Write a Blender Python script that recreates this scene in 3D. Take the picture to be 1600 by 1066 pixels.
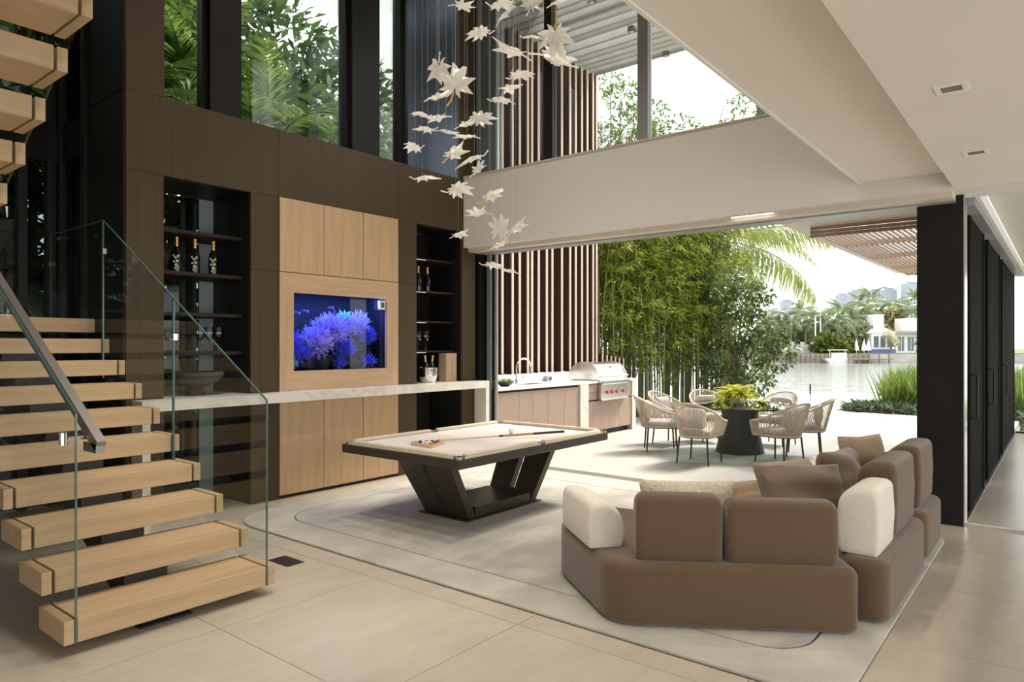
import bpy, math, random
import numpy as np
from mathutils import Vector, Matrix, Euler

# ------------------------------------------------------------------ scene, camera, light
scene = bpy.context.scene
for o in list(bpy.data.objects):
    bpy.data.objects.remove(o)
COL = scene.collection
PI = math.pi
R = math.radians
rng = random.Random(7)
nrg = np.random.default_rng(7)

cam_d = bpy.data.cameras.new('camera')
cam = bpy.data.objects.new('camera', cam_d)
COL.objects.link(cam)
cam.location = (0, 0, 1.52)
cam.rotation_euler = (PI / 2, 0, R(38.7) - PI / 2)
cam_d.sensor_width = 36
cam_d.lens = 1079 / 1600 * 36
cam_d.shift_y = 7 / 1600
cam_d.clip_end = 3000
scene.camera = cam

vs = scene.view_settings
vs.view_transform = 'Standard'
vs.look = 'None'
vs.gamma = 1
vs.use_curve_mapping = False
vs.exposure = 1.45

world = bpy.data.worlds.new('sky')
scene.world = world
world.use_nodes = True
wn, wl = world.node_tree.nodes, world.node_tree.links
bg = wn['Background']
tc = wn.new('ShaderNodeTexCoord')
mp = wn.new('ShaderNodeMapping')
mp.inputs['Scale'].default_value = (1.5, 1.5, 4)
nz = wn.new('ShaderNodeTexNoise')
nz.inputs['Scale'].default_value = 2.2
nz.inputs['Detail'].default_value = 6
rp = wn.new('ShaderNodeValToRGB')
rp.color_ramp.elements[0].position = .35
rp.color_ramp.elements[0].color = (.78, .82, .86, 1)
rp.color_ramp.elements[1].position = .58
rp.color_ramp.elements[1].color = (1, .985, .96, 1)
wl.new(tc.outputs['Generated'], mp.inputs['Vector'])
wl.new(mp.outputs['Vector'], nz.inputs['Vector'])
wl.new(nz.outputs['Fac'], rp.inputs['Fac'])
wl.new(rp.outputs['Color'], bg.inputs['Color'])
bg.inputs['Strength'].default_value = 0.95

sun_d = bpy.data.lights.new('sun', 'SUN')
sun_d.energy = 3.4
sun_d.angle = R(14)
sun_d.color = (1, .93, .82)
sun = bpy.data.objects.new('sun', sun_d)
COL.objects.link(sun)
sun.rotation_euler = Vector((-.66, .16, -.72)).to_track_quat('-Z', 'Y').to_euler()

# ------------------------------------------------------------------ materials
MATS = {}


def nodes(name):
    m = bpy.data.materials.new(name)
    m.use_nodes = True
    nt = m.node_tree
    MATS[name] = m
    return m, nt.nodes, nt.links, nt.nodes['Principled BSDF']


def M(name, col, rough=.5, metal=0, spec=.5, var=0, scale=(4, 4, 4), detail=4, bump=0, bscale=None, col2=None, coat=0, sheen=0, distort=0, emit=None, bdist=.01):
    m, n, l, b = nodes(name)
    b.inputs['Roughness'].default_value = rough
    b.inputs['Metallic'].default_value = metal
    b.inputs['Specular IOR Level'].default_value = spec
    b.inputs['Base Color'].default_value = (*col, 1)
    b.inputs['Coat Weight'].default_value = coat
    b.inputs['Sheen Weight'].default_value = sheen
    if emit:
        b.inputs['Emission Color'].default_value = (*emit[0], 1)
        b.inputs['Emission Strength'].default_value = emit[1]
    t = n.new('ShaderNodeTexCoord')
    if var or col2:
        mp = n.new('ShaderNodeMapping')
        mp.inputs['Scale'].default_value = scale
        nz = n.new('ShaderNodeTexNoise')
        nz.inputs['Scale'].default_value = 1
        nz.inputs['Detail'].default_value = detail
        nz.inputs['Distortion'].default_value = distort
        rp = n.new('ShaderNodeValToRGB')
        c2 = col2 or tuple(max(0, c * (1 - var)) for c in col)
        c1 = col if col2 else tuple(min(1, c * (1 + var)) for c in col)
        rp.color_ramp.elements[0].position = .3
        rp.color_ramp.elements[1].position = .7
        rp.color_ramp.elements[0].color = (*c2, 1)
        rp.color_ramp.elements[1].color = (*c1, 1)
        l.new(t.outputs['Object'], mp.inputs['Vector'])
        l.new(mp.outputs['Vector'], nz.inputs['Vector'])
        l.new(nz.outputs['Fac'], rp.inputs['Fac'])
        l.new(rp.outputs['Color'], b.inputs['Base Color'])
    if bump:
        mp2 = n.new('ShaderNodeMapping')
        mp2.inputs['Scale'].default_value = bscale or scale
        nz2 = n.new('ShaderNodeTexNoise')
        nz2.inputs['Scale'].default_value = 1
        nz2.inputs['Detail'].default_value = 3
        bp = n.new('ShaderNodeBump')
        bp.inputs['Strength'].default_value = bump
        bp.inputs['Distance'].default_value = bdist
        l.new(t.outputs['Object'], mp2.inputs['Vector'])
        l.new(mp2.outputs['Vector'], nz2.inputs['Vector'])
        l.new(nz2.outputs['Fac'], bp.inputs['Height'])
        l.new(bp.outputs['Normal'], b.inputs['Normal'])
    return m


def leafmat(name, c1, c2, trans=.45, rough=.45):
    m, n, l, b = nodes(name)
    g = n.new('ShaderNodeNewGeometry')
    rp = n.new('ShaderNodeValToRGB')
    rp.color_ramp.elements[0].color = (*c1, 1)
    rp.color_ramp.elements[1].color = (*c2, 1)
    l.new(g.outputs['Random Per Island'], rp.inputs['Fac'])
    l.new(rp.outputs['Color'], b.inputs['Base Color'])
    b.inputs['Roughness'].default_value = rough
    b.inputs['Specular IOR Level'].default_value = .4
    tr = n.new('ShaderNodeBsdfTranslucent')
    l.new(rp.outputs['Color'], tr.inputs['Color'])
    mx = n.new('ShaderNodeMixShader')
    mx.inputs['Fac'].default_value = trans
    l.new(b.outputs[0], mx.inputs[1])
    l.new(tr.outputs[0], mx.inputs[2])
    l.new(mx.outputs[0], n['Material Output'].inputs['Surface'])
    return m


def glassmat(name, tint, refl=1.0, rough=0.0, ior=1.45):
    m, n, l, b = nodes(name)
    n.remove(b)
    tr = n.new('ShaderNodeBsdfTransparent')
    tr.inputs['Color'].default_value = (*tint, 1)
    gl = n.new('ShaderNodeBsdfGlossy')
    gl.inputs['Roughness'].default_value = rough
    fr = n.new('ShaderNodeFresnel')
    fr.inputs['IOR'].default_value = ior
    mu = n.new('ShaderNodeMath')
    mu.operation = 'MULTIPLY'
    mu.inputs[1].default_value = refl
    mx = n.new('ShaderNodeMixShader')
    l.new(fr.outputs[0], mu.inputs[0])
    l.new(mu.outputs[0], mx.inputs['Fac'])
    l.new(tr.outputs[0], mx.inputs[1])
    l.new(gl.outputs[0], mx.inputs[2])
    l.new(mx.outputs[0], n['Material Output'].inputs['Surface'])
    return m


def marblemat(name, base, vein, scale=1.6, rough=.25):
    m, n, l, b = nodes(name)
    t = n.new('ShaderNodeTexCoord')
    mp = n.new('ShaderNodeMapping')
    mp.inputs['Rotation'].default_value = (.4, .6, .5)
    nz = n.new('ShaderNodeTexNoise')
    nz.inputs['Scale'].default_value = scale
    nz.inputs['Detail'].default_value = 5
    nz.inputs['Distortion'].default_value = 1.2
    rp = n.new('ShaderNodeValToRGB')
    e = rp.color_ramp.elements
    e[0].position = .44
    e[0].color = (*base, 1)
    e[1].position = .56
    e[1].color = (*base, 1)
    k = e.new(.5)
    k.color = (*vein, 1)
    l.new(t.outputs['Object'], mp.inputs['Vector'])
    l.new(mp.outputs['Vector'], nz.inputs['Vector'])
    l.new(nz.outputs['Fac'], rp.inputs['Fac'])
    l.new(rp.outputs['Color'], b.inputs['Base Color'])
    b.inputs['Roughness'].default_value = rough
    return m


def watermat(name, col, bump, scale, rough=.12):
    return M(name, col, rough=rough, spec=.6, bump=bump, bscale=scale)


M('tile', (.50, .445, .365), rough=.28, spec=.45, var=.07, scale=(3, 9, 3), detail=6, bump=.02, bscale=(30, 90, 30))
M('grout', (.26, .23, .19), rough=.9)
M('deck_tile', (.37, .355, .325), rough=.5, var=.05, scale=(2, 5, 2), detail=5)
M('oak', (.56, .385, .225), rough=.45, spec=.35, col2=(.47, .315, .175), scale=(28, 28, 1.6), detail=6, bump=.04, bscale=(90, 90, 3))
M('oak_horizontal', (.57, .39, .23), rough=.45, spec=.35, col2=(.48, .32, .18), scale=(1.6, 28, 28), detail=6, bump=.03, bscale=(3, 90, 90))
M('oak_tread', (.58, .415, .25), rough=.42, spec=.35, col2=(.47, .325, .185), scale=(1.8, 16, 30), detail=7, bump=.04, bscale=(4, 80, 90), distort=.5)
M('bronze_panel', (.068, .047, .026), rough=.55, spec=.22, var=.12, scale=(60, 60, .6), detail=3)
M('charcoal_panel', (.013, .012, .0115), rough=.55, spec=.2, var=.12, scale=(2, 2, 2))
M('gloss_panel', (.11, .13, .165), rough=.2, metal=.8, spec=.5, var=.1, scale=(30, 30, .5))
M('black_metal', (.015, .014, .013), rough=.45, spec=.4)
M('door_black', (.012, .012, .011), rough=.9, spec=.05)
M('niche_black', (.012, .010, .009), rough=.5, spec=.3)
M('frame_teal_reflect', (.16, .21, .21), rough=.35, spec=.5)  # the frame's reflection is put into this teal base colour
M('frame_grey', (.30, .30, .29), rough=.4)
M('shelf_wood', (.03, .018, .013), rough=.55, spec=.25, var=.2, scale=(2, 30, 30))
M('ceiling_paint', (.80, .745, .66), rough=.8, spec=.2, var=.02, scale=(1.5, 1.5, 1.5))
M('beam_paint', (.74, .71, .655), rough=.75, spec=.2, var=.02, scale=(1, 1, 1))
M('white_paint', (.80, .78, .74), rough=.7, spec=.2)
M('trim_cream', (.66, .59, .49), rough=.5)
marblemat('marble', (.74, .70, .63), (.64, .60, .53))
marblemat('quartz', (.82, .82, .83), (.74, .74, .75), rough=.18)
M('taupe_front', (.37, .27, .205), rough=.5, spec=.35, var=.05, scale=(20, 20, 2))
M('steel', (.68, .66, .63), rough=.22, metal=1, var=.04, scale=(2, 60, 60))
M('steel_dark', (.25, .23, .21), rough=.3, metal=1)
M('knob_red', (.45, .05, .035), rough=.35)
M('fin_brown', (.085, .045, .032), rough=.55, spec=.3, col2=(.055, .028, .02), scale=(30, 30, 1.2))
M('fin_sunlit', (.62, .49, .40), rough=.5)  # cream puts the sunlight on the fin fronts into the colour
M('slat_wood', (.36, .24, .155), rough=.5, col2=(.26, .165, .10), scale=(1.5, 20, 20))
M('pergola_grey', (.42, .41, .38), rough=.6, var=.06, scale=(3, 3, 3))
M('table_bronze', (.062, .049, .037), rough=.36, spec=.5, var=.06, scale=(3, 3, 3))
M('felt', (.74, .69, .63), rough=.95, spec=.1, sheen=.4)
M('rail_cream', (.60, .53, .41), rough=.75, spec=.2, sheen=.2)
M('pocket_tan', (.12, .09, .065), rough=.7)
M('cue_maple', (.66, .48, .31), rough=.3)
M('cue_dark', (.03, .02, .015), rough=.25)
M('ivory', (.80, .74, .58), rough=.12, spec=.6)
M('rug', (.47, .44, .385), rough=1, spec=.05, var=.26, scale=(1.6, 2.6, 2.2), detail=9, distort=1.2, bump=.8, bscale=(140, 140, 140), sheen=.5)
M('rug_border', (.50, .47, .395), rough=1, spec=.05, var=.2, scale=(2.5, 2.5, 2.5), detail=6, bump=.8, bscale=(140, 140, 140), sheen=.5)
M('rug_backing', (.20, .18, .15), rough=1)
M('sofa_brown', (.135, .086, .05), rough=.95, spec=.15, var=.10, scale=(220, 220, 260), bump=.3, bscale=(420, 420, 420), sheen=.35)
M('sofa_cream', (.74, .69, .60), rough=.95, spec=.15, var=.03, scale=(40, 40, 40), bump=.15, bscale=(260, 260, 260), sheen=.3)
M('velvet_taupe', (.17, .12, .08), rough=.85, sheen=.5, var=.1, scale=(6, 6, 6))
M('fluffy', (.62, .56, .44), rough=1, sheen=.4, var=.15, scale=(40, 40, 40), bump=1, bscale=(70, 70, 70))
M('linen_sand', (.36, .26, .17), rough=.95, sheen=.3, var=.08, scale=(12, 12, 12))
M('rope', (.60, .52, .41), rough=.9, var=.12, scale=(30, 30, 30))
M('chair_leg', (.055, .044, .035), rough=.5)
M('seat_fabric', (.55, .52, .50), rough=.9, col2=(.34, .32, .33), scale=(5, 22, 5))
M('cone_grey', (.05, .048, .045), rough=.55)
M('planter_pot', (.42, .40, .37), rough=.7)
M('dark_bowl', (.05, .048, .047), rough=.6)
M('bottle_glass', (.006, .010, .006), rough=.08, spec=.7)
M('gold_foil', (.75, .43, .14), rough=.32, metal=.9)
M('bottle_print', (.78, .68, .50), rough=.5)
M('pale_wood', (.52, .38, .25), rough=.5, col2=(.42, .30, .19), scale=(24, 24, 2))
M('glass_strip', (.35, .43, .43), rough=.3)
M('leaf_amber', (.80, .42, .06), rough=.15, spec=.7)
M('wire', (.45, .44, .42), rough=.4, metal=.6)
M('tank_back', (.0015, .005, .016), rough=.8)
M('reef_rock', (.06, .05, .07), rough=.95, var=.5, scale=(14, 14, 14), bump=.8, bscale=(40, 40, 40))
M('coral_blue', (.10, .13, .85), rough=.6, var=.2, scale=(10, 10, 10))
M('coral_violet', (.42, .36, .95), rough=.6, var=.2, scale=(10, 10, 10))
M('coral_teal', (.20, .60, .80), rough=.6, var=.2, scale=(10, 10, 10))
M('fish_dark', (.02, .02, .05), rough=.4)
M('soil', (.045, .035, .026), rough=1, var=.3, scale=(6, 6, 6))
M('lawn', (.10, .17, .045), rough=1, var=.25, scale=(5, 5, 5))
M('bark', (.17, .13, .095), rough=.9, var=.3, scale=(8, 8, 3))
M('palm_trunk', (.30, .25, .20), rough=.9, var=.2, scale=(3, 3, 14))
M('culm', (.19, .22, .07), rough=.5, var=.3, scale=(3, 3, 5))
M('culm_dark', (.075, .075, .04), rough=.6, var=.3, scale=(3, 3, 5))
M('sea_wall', (.42, .40, .37), rough=.9, var=.15, scale=(.5, .5, 2))
M('house_white', (.80, .80, .79), rough=.7)
M('house_window', (.10, .12, .15), rough=.2, spec=.8)
M('house_blue', (.12, .16, .40), rough=.6)
M('house_roof', (.36, .30, .25), rough=.8)
M('tower_haze', (.27, .31, .35), rough=.6, col2=(.23, .275, .315), scale=(.35, .35, .02), detail=1)  # distance haze is put into the pale blue-grey tower colours
M('tower_haze_light', (.33, .35, .365), rough=.6, col2=(.28, .305, .33), scale=(.4, .4, .25), detail=1)  # lighter tower tone, haze in the colour too
M('boat_white', (.85, .85, .84), rough=.4)
M('dock_wood', (.22, .18, .14), rough=.9)
M('downlight_white', (.86, .85, .82), rough=.5)
M('downlight_slot', (.20, .18, .16), rough=.6)
M('lamp_glow', (.9, .88, .8), rough=.5, emit=((1, .93, .8), 1.6))
M('green_glass_edge', (.07, .15, .125), rough=.15, spec=.8)
M('chrome', (.75, .74, .72), rough=.12, metal=1)
M('handrail_grey', (.26, .235, .22), rough=.35, metal=.55)
M('floor_box', (.05, .042, .035), rough=.5)
M('track_metal', (.34, .31, .30), rough=.6)
M('plant_lime', (.25, .42, .06), rough=.5)
M('water_pool', (.45, .50, .48), rough=.1, spec=.8, bump=.04, bscale=(2, 2, 2))
M('water_canal', (.20, .22, .20), rough=.12, spec=.6, bump=1.0, bscale=(1.6, .7, 1), bdist=.12)
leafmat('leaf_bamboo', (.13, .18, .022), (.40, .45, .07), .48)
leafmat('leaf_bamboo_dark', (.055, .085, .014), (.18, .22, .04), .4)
leafmat('leaf_broad', (.055, .105, .03), (.16, .21, .07), .25)
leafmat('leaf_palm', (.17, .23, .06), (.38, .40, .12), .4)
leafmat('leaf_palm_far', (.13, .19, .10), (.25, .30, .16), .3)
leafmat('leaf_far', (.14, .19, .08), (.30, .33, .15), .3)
leafmat('leaf_far_gold', (.30, .28, .12), (.46, .42, .22), .3)
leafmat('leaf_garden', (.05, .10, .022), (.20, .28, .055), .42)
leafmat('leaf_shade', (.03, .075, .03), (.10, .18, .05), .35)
leafmat('leaf_fern', (.28, .34, .02), (.60, .58, .05), .5)
leafmat('leaf_grass', (.10, .16, .03), (.24, .33, .08), .4)
leafmat('leaf_lily', (.04, .08, .03), (.26, .30, .20), .25)
glassmat('clear_glass', (.97, .985, .98))
glassmat('stair_glass', (.955, .98, .972), refl=.09)
glassmat('tinted_glass', (.46, .50, .49), refl=1.0)
glassmat('upper_glass', (.84, .89, .86), refl=.6)
glassmat('sky_glass', (.95, .97, .97), refl=.8)
glassmat('tank_glass', (.92, .95, 1), refl=.35)
glassmat('drink_glass', (.88, .90, .90), refl=2.2)
glassmat('dark_door_glass', (.06, .075, .07), refl=.6)
glassmat('table_glass', (.60, .74, .68), refl=2.6)

# crystal of the hanging leaves
m, n, l, b = nodes('crystal')
b.inputs['Base Color'].default_value = (.93, .91, .87, 1)
b.inputs['Roughness'].default_value = .12
b.inputs['Specular IOR Level'].default_value = .9
tr = n.new('ShaderNodeBsdfTranslucent')
tr.inputs['Color'].default_value = (.95, .92, .86, 1)
tp = n.new('ShaderNodeBsdfTransparent')
mx = n.new('ShaderNodeMixShader')
mx.inputs['Fac'].default_value = .45
mx2 = n.new('ShaderNodeMixShader')
mx2.inputs['Fac'].default_value = .18
l.new(b.outputs[0], mx.inputs[1])
l.new(tr.outputs[0], mx.inputs[2])
l.new(mx.outputs[0], mx2.inputs[1])
l.new(tp.outputs[0], mx2.inputs[2])
l.new(mx2.outputs[0], n['Material Output'].inputs['Surface'])


# ------------------------------------------------------------------ mesh helpers
class MB:
    def __init__(s):
        s.v, s.f = [], []

    def add(s, v, f):
        k = len(s.v)
        s.v += [tuple(p) for p in v]
        s.f += [tuple(i + k for i in q) for q in f]
        return s

    def box(s, x0, x1, y0, y1, z0, z1):
        return s.add([(x0, y0, z0), (x1, y0, z0), (x1, y1, z0), (x0, y1, z0), (x0, y0, z1), (x1, y0, z1), (x1, y1, z1), (x0, y1, z1)],
                     [(3, 2, 1, 0), (4, 5, 6, 7), (0, 1, 5, 4), (1, 2, 6, 5), (2, 3, 7, 6), (3, 0, 4, 7)])

    def prism(s, poly, z0, z1, axis='z'):
        n = len(poly)
        if axis == 'z':
            v = [(x, y, z0) for x, y in poly] + [(x, y, z1) for x, y in poly]
        elif axis == 'x':
            v = [(z0, x, y) for x, y in poly] + [(z1, x, y) for x, y in poly]
        else:
            v = [(x, z0, y) for x, y in poly] + [(x, z1, y) for x, y in poly]
        f = [tuple(range(n))[::-1], tuple(range(n, 2 * n))] + [(i, (i + 1) % n, n + (i + 1) % n, n + i) for i in range(n)]
        return s.add(v, f)

    def tube(s, pts, r, n=8, cap=True):
        pts = [Vector(p) for p in pts]
        k = len(pts)
        rs = r if isinstance(r, (list, tuple)) else [r] * k
        t0 = (pts[1] - pts[0]).normalized()
        a = t0.orthogonal().normalized()
        v = []
        for i, p in enumerate(pts):
            t = (pts[min(i + 1, k - 1)] - pts[max(i - 1, 0)]).normalized()
            a = (a - t * a.dot(t))
            a = a.normalized() if a.length > 1e-6 else t.orthogonal().normalized()
            bb = t.cross(a)
            for j in range(n):
                w = 2 * PI * j / n
                v.append(p + (a * math.cos(w) + bb * math.sin(w)) * rs[i])
        f = [(i * n + j, i * n + (j + 1) % n, (i + 1) * n + (j + 1) % n, (i + 1) * n + j) for i in range(k - 1) for j in range(n)]
        if cap:
            f += [tuple(range(n))[::-1], tuple(range((k - 1) * n, k * n))]
        return s.add(v, f)

    def lathe(s, prof, cx=0, cy=0, n=24):
        v, f = [], []
        for r_, z in prof:
            for j in range(n):
                w = 2 * PI * j / n
                v.append((cx + r_ * math.cos(w), cy + r_ * math.sin(w), z))
        for i in range(len(prof) - 1):
            for j in range(n):
                f.append((i * n + j, i * n + (j + 1) % n, (i + 1) * n + (j + 1) % n, (i + 1) * n + j))
        if prof[0][0] > 1e-4:
            f.append(tuple(range(n))[::-1])
        if prof[-1][0] > 1e-4:
            f.append(tuple(range((len(prof) - 1) * n, len(prof) * n)))
        return s.add(v, f)

    def rbox(s, c, size, r, n=5, rz=0, fn=None):
        """box with rounded edges, centred at c; fn bends local points"""
        hx, hy, hz = (q / 2 for q in size)
        rr = r if isinstance(r, tuple) else (r, r, r)
        ax = []
        for h, q in zip((hx, hy, hz), rr):
            e = [-h + q * (1 - math.cos(PI / 2 * i / n)) for i in range(n + 1)]
            m_ = [-h + q + (2 * h - 2 * q) * i / 4 for i in range(1, 4)]
            ax.append(e + m_ + [-x for x in e[::-1]])
        N = len(ax[0])
        idx = {}
        v, f = [], []
        ca, sa = math.cos(rz), math.sin(rz)

        def vert(i, j, k):
            key = (i, j, k)
            if key in idx:
                return idx[key]
            p = [ax[0][i], ax[1][j], ax[2][k]]
            inn = [max(-h + q, min(h - q, x)) for x, h, q in zip(p, (hx, hy, hz), rr)]
            d = [(x - y) / q for x, y, q in zip(p, inn, rr)]
            L = math.sqrt(sum(x * x for x in d))
            if L > 1e-9:
                # cube-surface offsets pushed on to the rounding
                mxd = max(abs(x) for x in d)
                kf = mxd / L
                p = [y + x * q * kf for x, y, q in zip(d, inn, rr)]
            if fn:
                p = list(fn(*p))
            idx[key] = len(v)
            v.append((c[0] + p[0] * ca - p[1] * sa, c[1] + p[0] * sa + p[1] * ca, c[2] + p[2]))
            return idx[key]
        for a in range(3):
            for side in (0, N - 1):
                for i in range(N - 1):
                    for j in range(N - 1):
                        q = []
                        for (u, w) in ((i, j), (i + 1, j), (i + 1, j + 1), (i, j + 1)):
                            t = [0, 0, 0]
                            t[a] = side
                            t[(a + 1) % 3] = u
                            t[(a + 2) % 3] = w
                            q.append(vert(*t))
                        f.append(tuple(q) if side else tuple(q[::-1]))
        return s.add(v, f)

    def ball(s, c, r, n=12, m=8):
        v = [(c[0], c[1], c[2] - r)]
        for i in range(1, m):
            a = -PI / 2 + PI * i / m
            for j in range(n):
                w = 2 * PI * j / n
                v.append((c[0] + r * math.cos(a) * math.cos(w), c[1] + r * math.cos(a) * math.sin(w), c[2] + r * math.sin(a)))
        v.append((c[0], c[1], c[2] + r))
        f = [(0, 1 + (j + 1) % n, 1 + j) for j in range(n)]
        for i in range(m - 2):
            for j in range(n):
                f.append((1 + i * n + j, 1 + i * n + (j + 1) % n, 1 + (i + 1) * n + (j + 1) % n, 1 + (i + 1) * n + j))
        t = len(v) - 1
        f += [(t, 1 + (m - 2) * n + j, 1 + (m - 2) * n + (j + 1) % n) for j in range(n)]
        return s.add(v, f)

    def build(s, name, mat, parent=None, smooth=False, bevel=0, **kw):
        v = np.array(s.v, float)
        return finish(name, v, s.f, mat, parent, smooth, bevel, **kw)


def world_loc(o):
    p = Vector((0, 0, 0))
    while o:
        p += o.location
        o = o.parent
    return p


def setp(o, label=None, cat=None, group=None, kind=None):
    if label:
        o['label'] = label
    if cat:
        o['category'] = cat
    if group:
        o['group'] = group
    if kind:
        o['kind'] = kind
    return o


def finish(name, v, f, mat, parent=None, smooth=False, bevel=0, label=None, cat=None, group=None, kind=None):
    lo, hi = v.min(0), v.max(0)
    org = np.array([(lo[0] + hi[0]) / 2, (lo[1] + hi[1]) / 2, lo[2]])
    me = bpy.data.meshes.new(name)
    me.from_pydata((v - org).tolist(), [], f)
    if smooth:
        me.polygons.foreach_set('use_smooth', [True] * len(me.polygons))
        me.set_sharp_from_angle(angle=R(42))
    me.materials.append(MATS[mat])
    me.update()
    o = bpy.data.objects.new(name, me)
    COL.objects.link(o)
    o.location = org
    if parent:
        o.parent = parent
        o.location = Vector(org) - world_loc(parent)
    if bevel:
        b_ = o.modifiers.new('bevel', 'BEVEL')
        b_.width = bevel
        b_.segments = 2
        b_.limit_method = 'ANGLE'
    return setp(o, label, cat, group, kind)


def thing(name, loc, label=None, cat=None, group=None, kind=None):
    o = bpy.data.objects.new(name, None)
    o.empty_display_size = .1
    COL.objects.link(o)
    o.location = loc
    return setp(o, label, cat, group, kind)


def copy_tree(o, parent=None):
    c = o.copy()
    COL.objects.link(c)
    c.parent = parent
    for ch in list(o.children):
        copy_tree(ch, c)
    return c


def box(name, mat, x0, x1, y0, y1, z0, z1, parent=None, bevel=0, **kw):
    return MB().box(min(x0, x1), max(x0, x1), min(y0, y1), max(y0, y1), z0, z1).build(name, mat, parent, bevel=bevel, **kw)


def leaves(name, mat, P, D, L, W, parent=None, droop=.25, **kw):
    """many leaves as one mesh: P bases, D directions, L lengths, W widths"""
    P, D = np.asarray(P, float), np.asarray(D, float)
    n = len(P)
    D = D / np.linalg.norm(D, axis=1, keepdims=True)
    U = np.tile([0, 0, 1.], (n, 1)) + nrg.normal(0, .5, (n, 3))
    S = np.cross(D, U)
    S /= np.linalg.norm(S, axis=1, keepdims=True) + 1e-9
    Nn = np.cross(S, D)
    L = np.broadcast_to(np.asarray(L, float), (n,))[:, None]
    W = np.broadcast_to(np.asarray(W, float), (n,))[:, None]
    tip = P + D * L - np.array([0, 0, 1.]) * L * droop
    mid = P + D * L * .45 - np.array([0, 0, 1.]) * L * droop * .12
    a = mid + S * W * .5 + Nn * W * .12
    b2 = mid - S * W * .5 + Nn * W * .12
    V = np.stack([P, a, tip, b2], 1).reshape(-1, 3)
    i = np.arange(n) * 4
    F = np.concatenate([np.stack([i, i + 1, i + 2], 1), np.stack([i, i + 2, i + 3], 1)])
    lo, hi = V.min(0), V.max(0)
    org = np.array([(lo[0] + hi[0]) / 2, (lo[1] + hi[1]) / 2, lo[2]])
    me = bpy.data.meshes.new(name)
    me.vertices.add(len(V))
    me.vertices.foreach_set('co', (V - org).ravel())
    me.loops.add(F.size)
    me.loops.foreach_set('vertex_index', F.ravel().astype(np.int32))
    me.polygons.add(len(F))
    me.polygons.foreach_set('loop_start', (np.arange(len(F)) * 3).astype(np.int32))
    me.update(calc_edges=True)
    me.validate()
    me.materials.append(MATS[mat])
    o = bpy.data.objects.new(name, me)
    COL.objects.link(o)
    o.location = org
    if parent:
        o.parent = parent
        o.location = Vector(org) - world_loc(parent)
    return setp(o, **kw)


# ------------------------------------------------------------------ the setting
TOP = 6.6
# floor: slab with single tiles
floor = box('floor', 'grout', -3.5, 6.87, -4.5, 7.6, -.12, -.012, kind='structure')
xs = [-3.5] + [1.91 + 1.045 * k for k in range(-5, 5)] + [6.87]
ys = [-4.5] + [-.09 + 1.21 * k for k in range(-3, 6)] + [7.5]
g = .0018


def tilegrid(xs, ys, mat, parent, z0=-.014, z1=0., clip=None):
    for i in range(len(xs) - 1):
        for j in range(len(ys) - 1):
            if clip and clip(xs[i], ys[j]):
                continue
            box('tile', mat, xs[i] + g, xs[i + 1] - g, ys[j] + g, ys[j + 1] - g, z0, z1, parent)


tilegrid(xs, ys, 'tile', floor)
gfloor = box('floor_gallery', 'grout', 7.07, 14.9, -4.5, .72, -.12, -.012, kind='structure')
tilegrid([7.07, 8.17, 9.22, 10.26, 11.3, 12.35, 13.4, 14.45, 14.9], [-4.5, -3.72, -2.51, -1.3, -.09, .72], 'tile', gfloor)
# terrace
terrace = box('floor_terrace', 'grout', 7.07, 17.25, .72, 9.2, -.14, -.02, kind='structure')
tilegrid([7.07, 8.3, 10.05, 11.75, 13.44], [.72, 2.3, 3.9, 5.5, 7.1], 'deck_tile', terrace, -.022, 0)
for a, b_ in ((13.47, 15.18), (15.24, 17.25)):
    tilegrid([a, b_], [.72, 2.3, 3.9, 5.5, 7.1], 'deck_tile', terrace, -.022, 0)
# sliding door track
tr_ = thing('door_track', (6.97, 3.4, -.02), kind='structure')
box('channel', 'track_metal', 6.87, 7.07, .72, 6.2, -.02, -.003, tr_)
for x in (6.885, 6.93, 6.97, 7.01, 7.055):
    box('rail', 'frame_grey', x - .006, x + .006, .72, 6.2, -.003, .002, tr_)

# feature wall
W = 6.065
wl_ = thing('wall_left', (4.6, W, 0), kind='structure')


def pan(x0, x1, z0, z1, mat='bronze_panel', y0=W, y1=W + .06, nm='panel', par=None):
    return box(nm, mat, x0 + .0015, x1 - .0015, y0, y1, z0 + .0015, z1 - .0015, par or wl_)


for x0, x1, z0, z1 in ((2.463, 2.77, 0, 2.985), (2.463, 3.884, 2.985, 3.66), (3.884, 5.443, 2.985, 3.66), (5.443, 6.80, 2.985, 3.66),
                       (3.585, 3.884, 0, 2.25), (3.585, 3.884, 2.25, 2.985), (5.443, 5.743, 0, 2.25), (5.443, 5.743, 2.25, 2.985), (6.542, 6.80, 0, 2.985)):
    pan(x0, x1, z0, z1)
box('backing', 'niche_black', 2.47, 2.765, W + .06, 6.80, 0, 3.66, wl_)
box('backing', 'niche_black', 3.60, 3.89, W + .06, 6.80, 0, 3.66, wl_)
box('backing', 'niche_black', 5.44, 5.74, W + .06, 6.80, 0, 3.66, wl_)
box('backing', 'niche_black', 6.55, 6.80, W + .06, 6.80, 0, 3.66, wl_)
box('backing', 'niche_black', 2.77, 6.55, W + .06, 6.80, 3.0, 3.64, wl_)
box('backing', 'niche_black', 3.89, 5.44, 6.64, 6.80, 0, 3.0, wl_)
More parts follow.
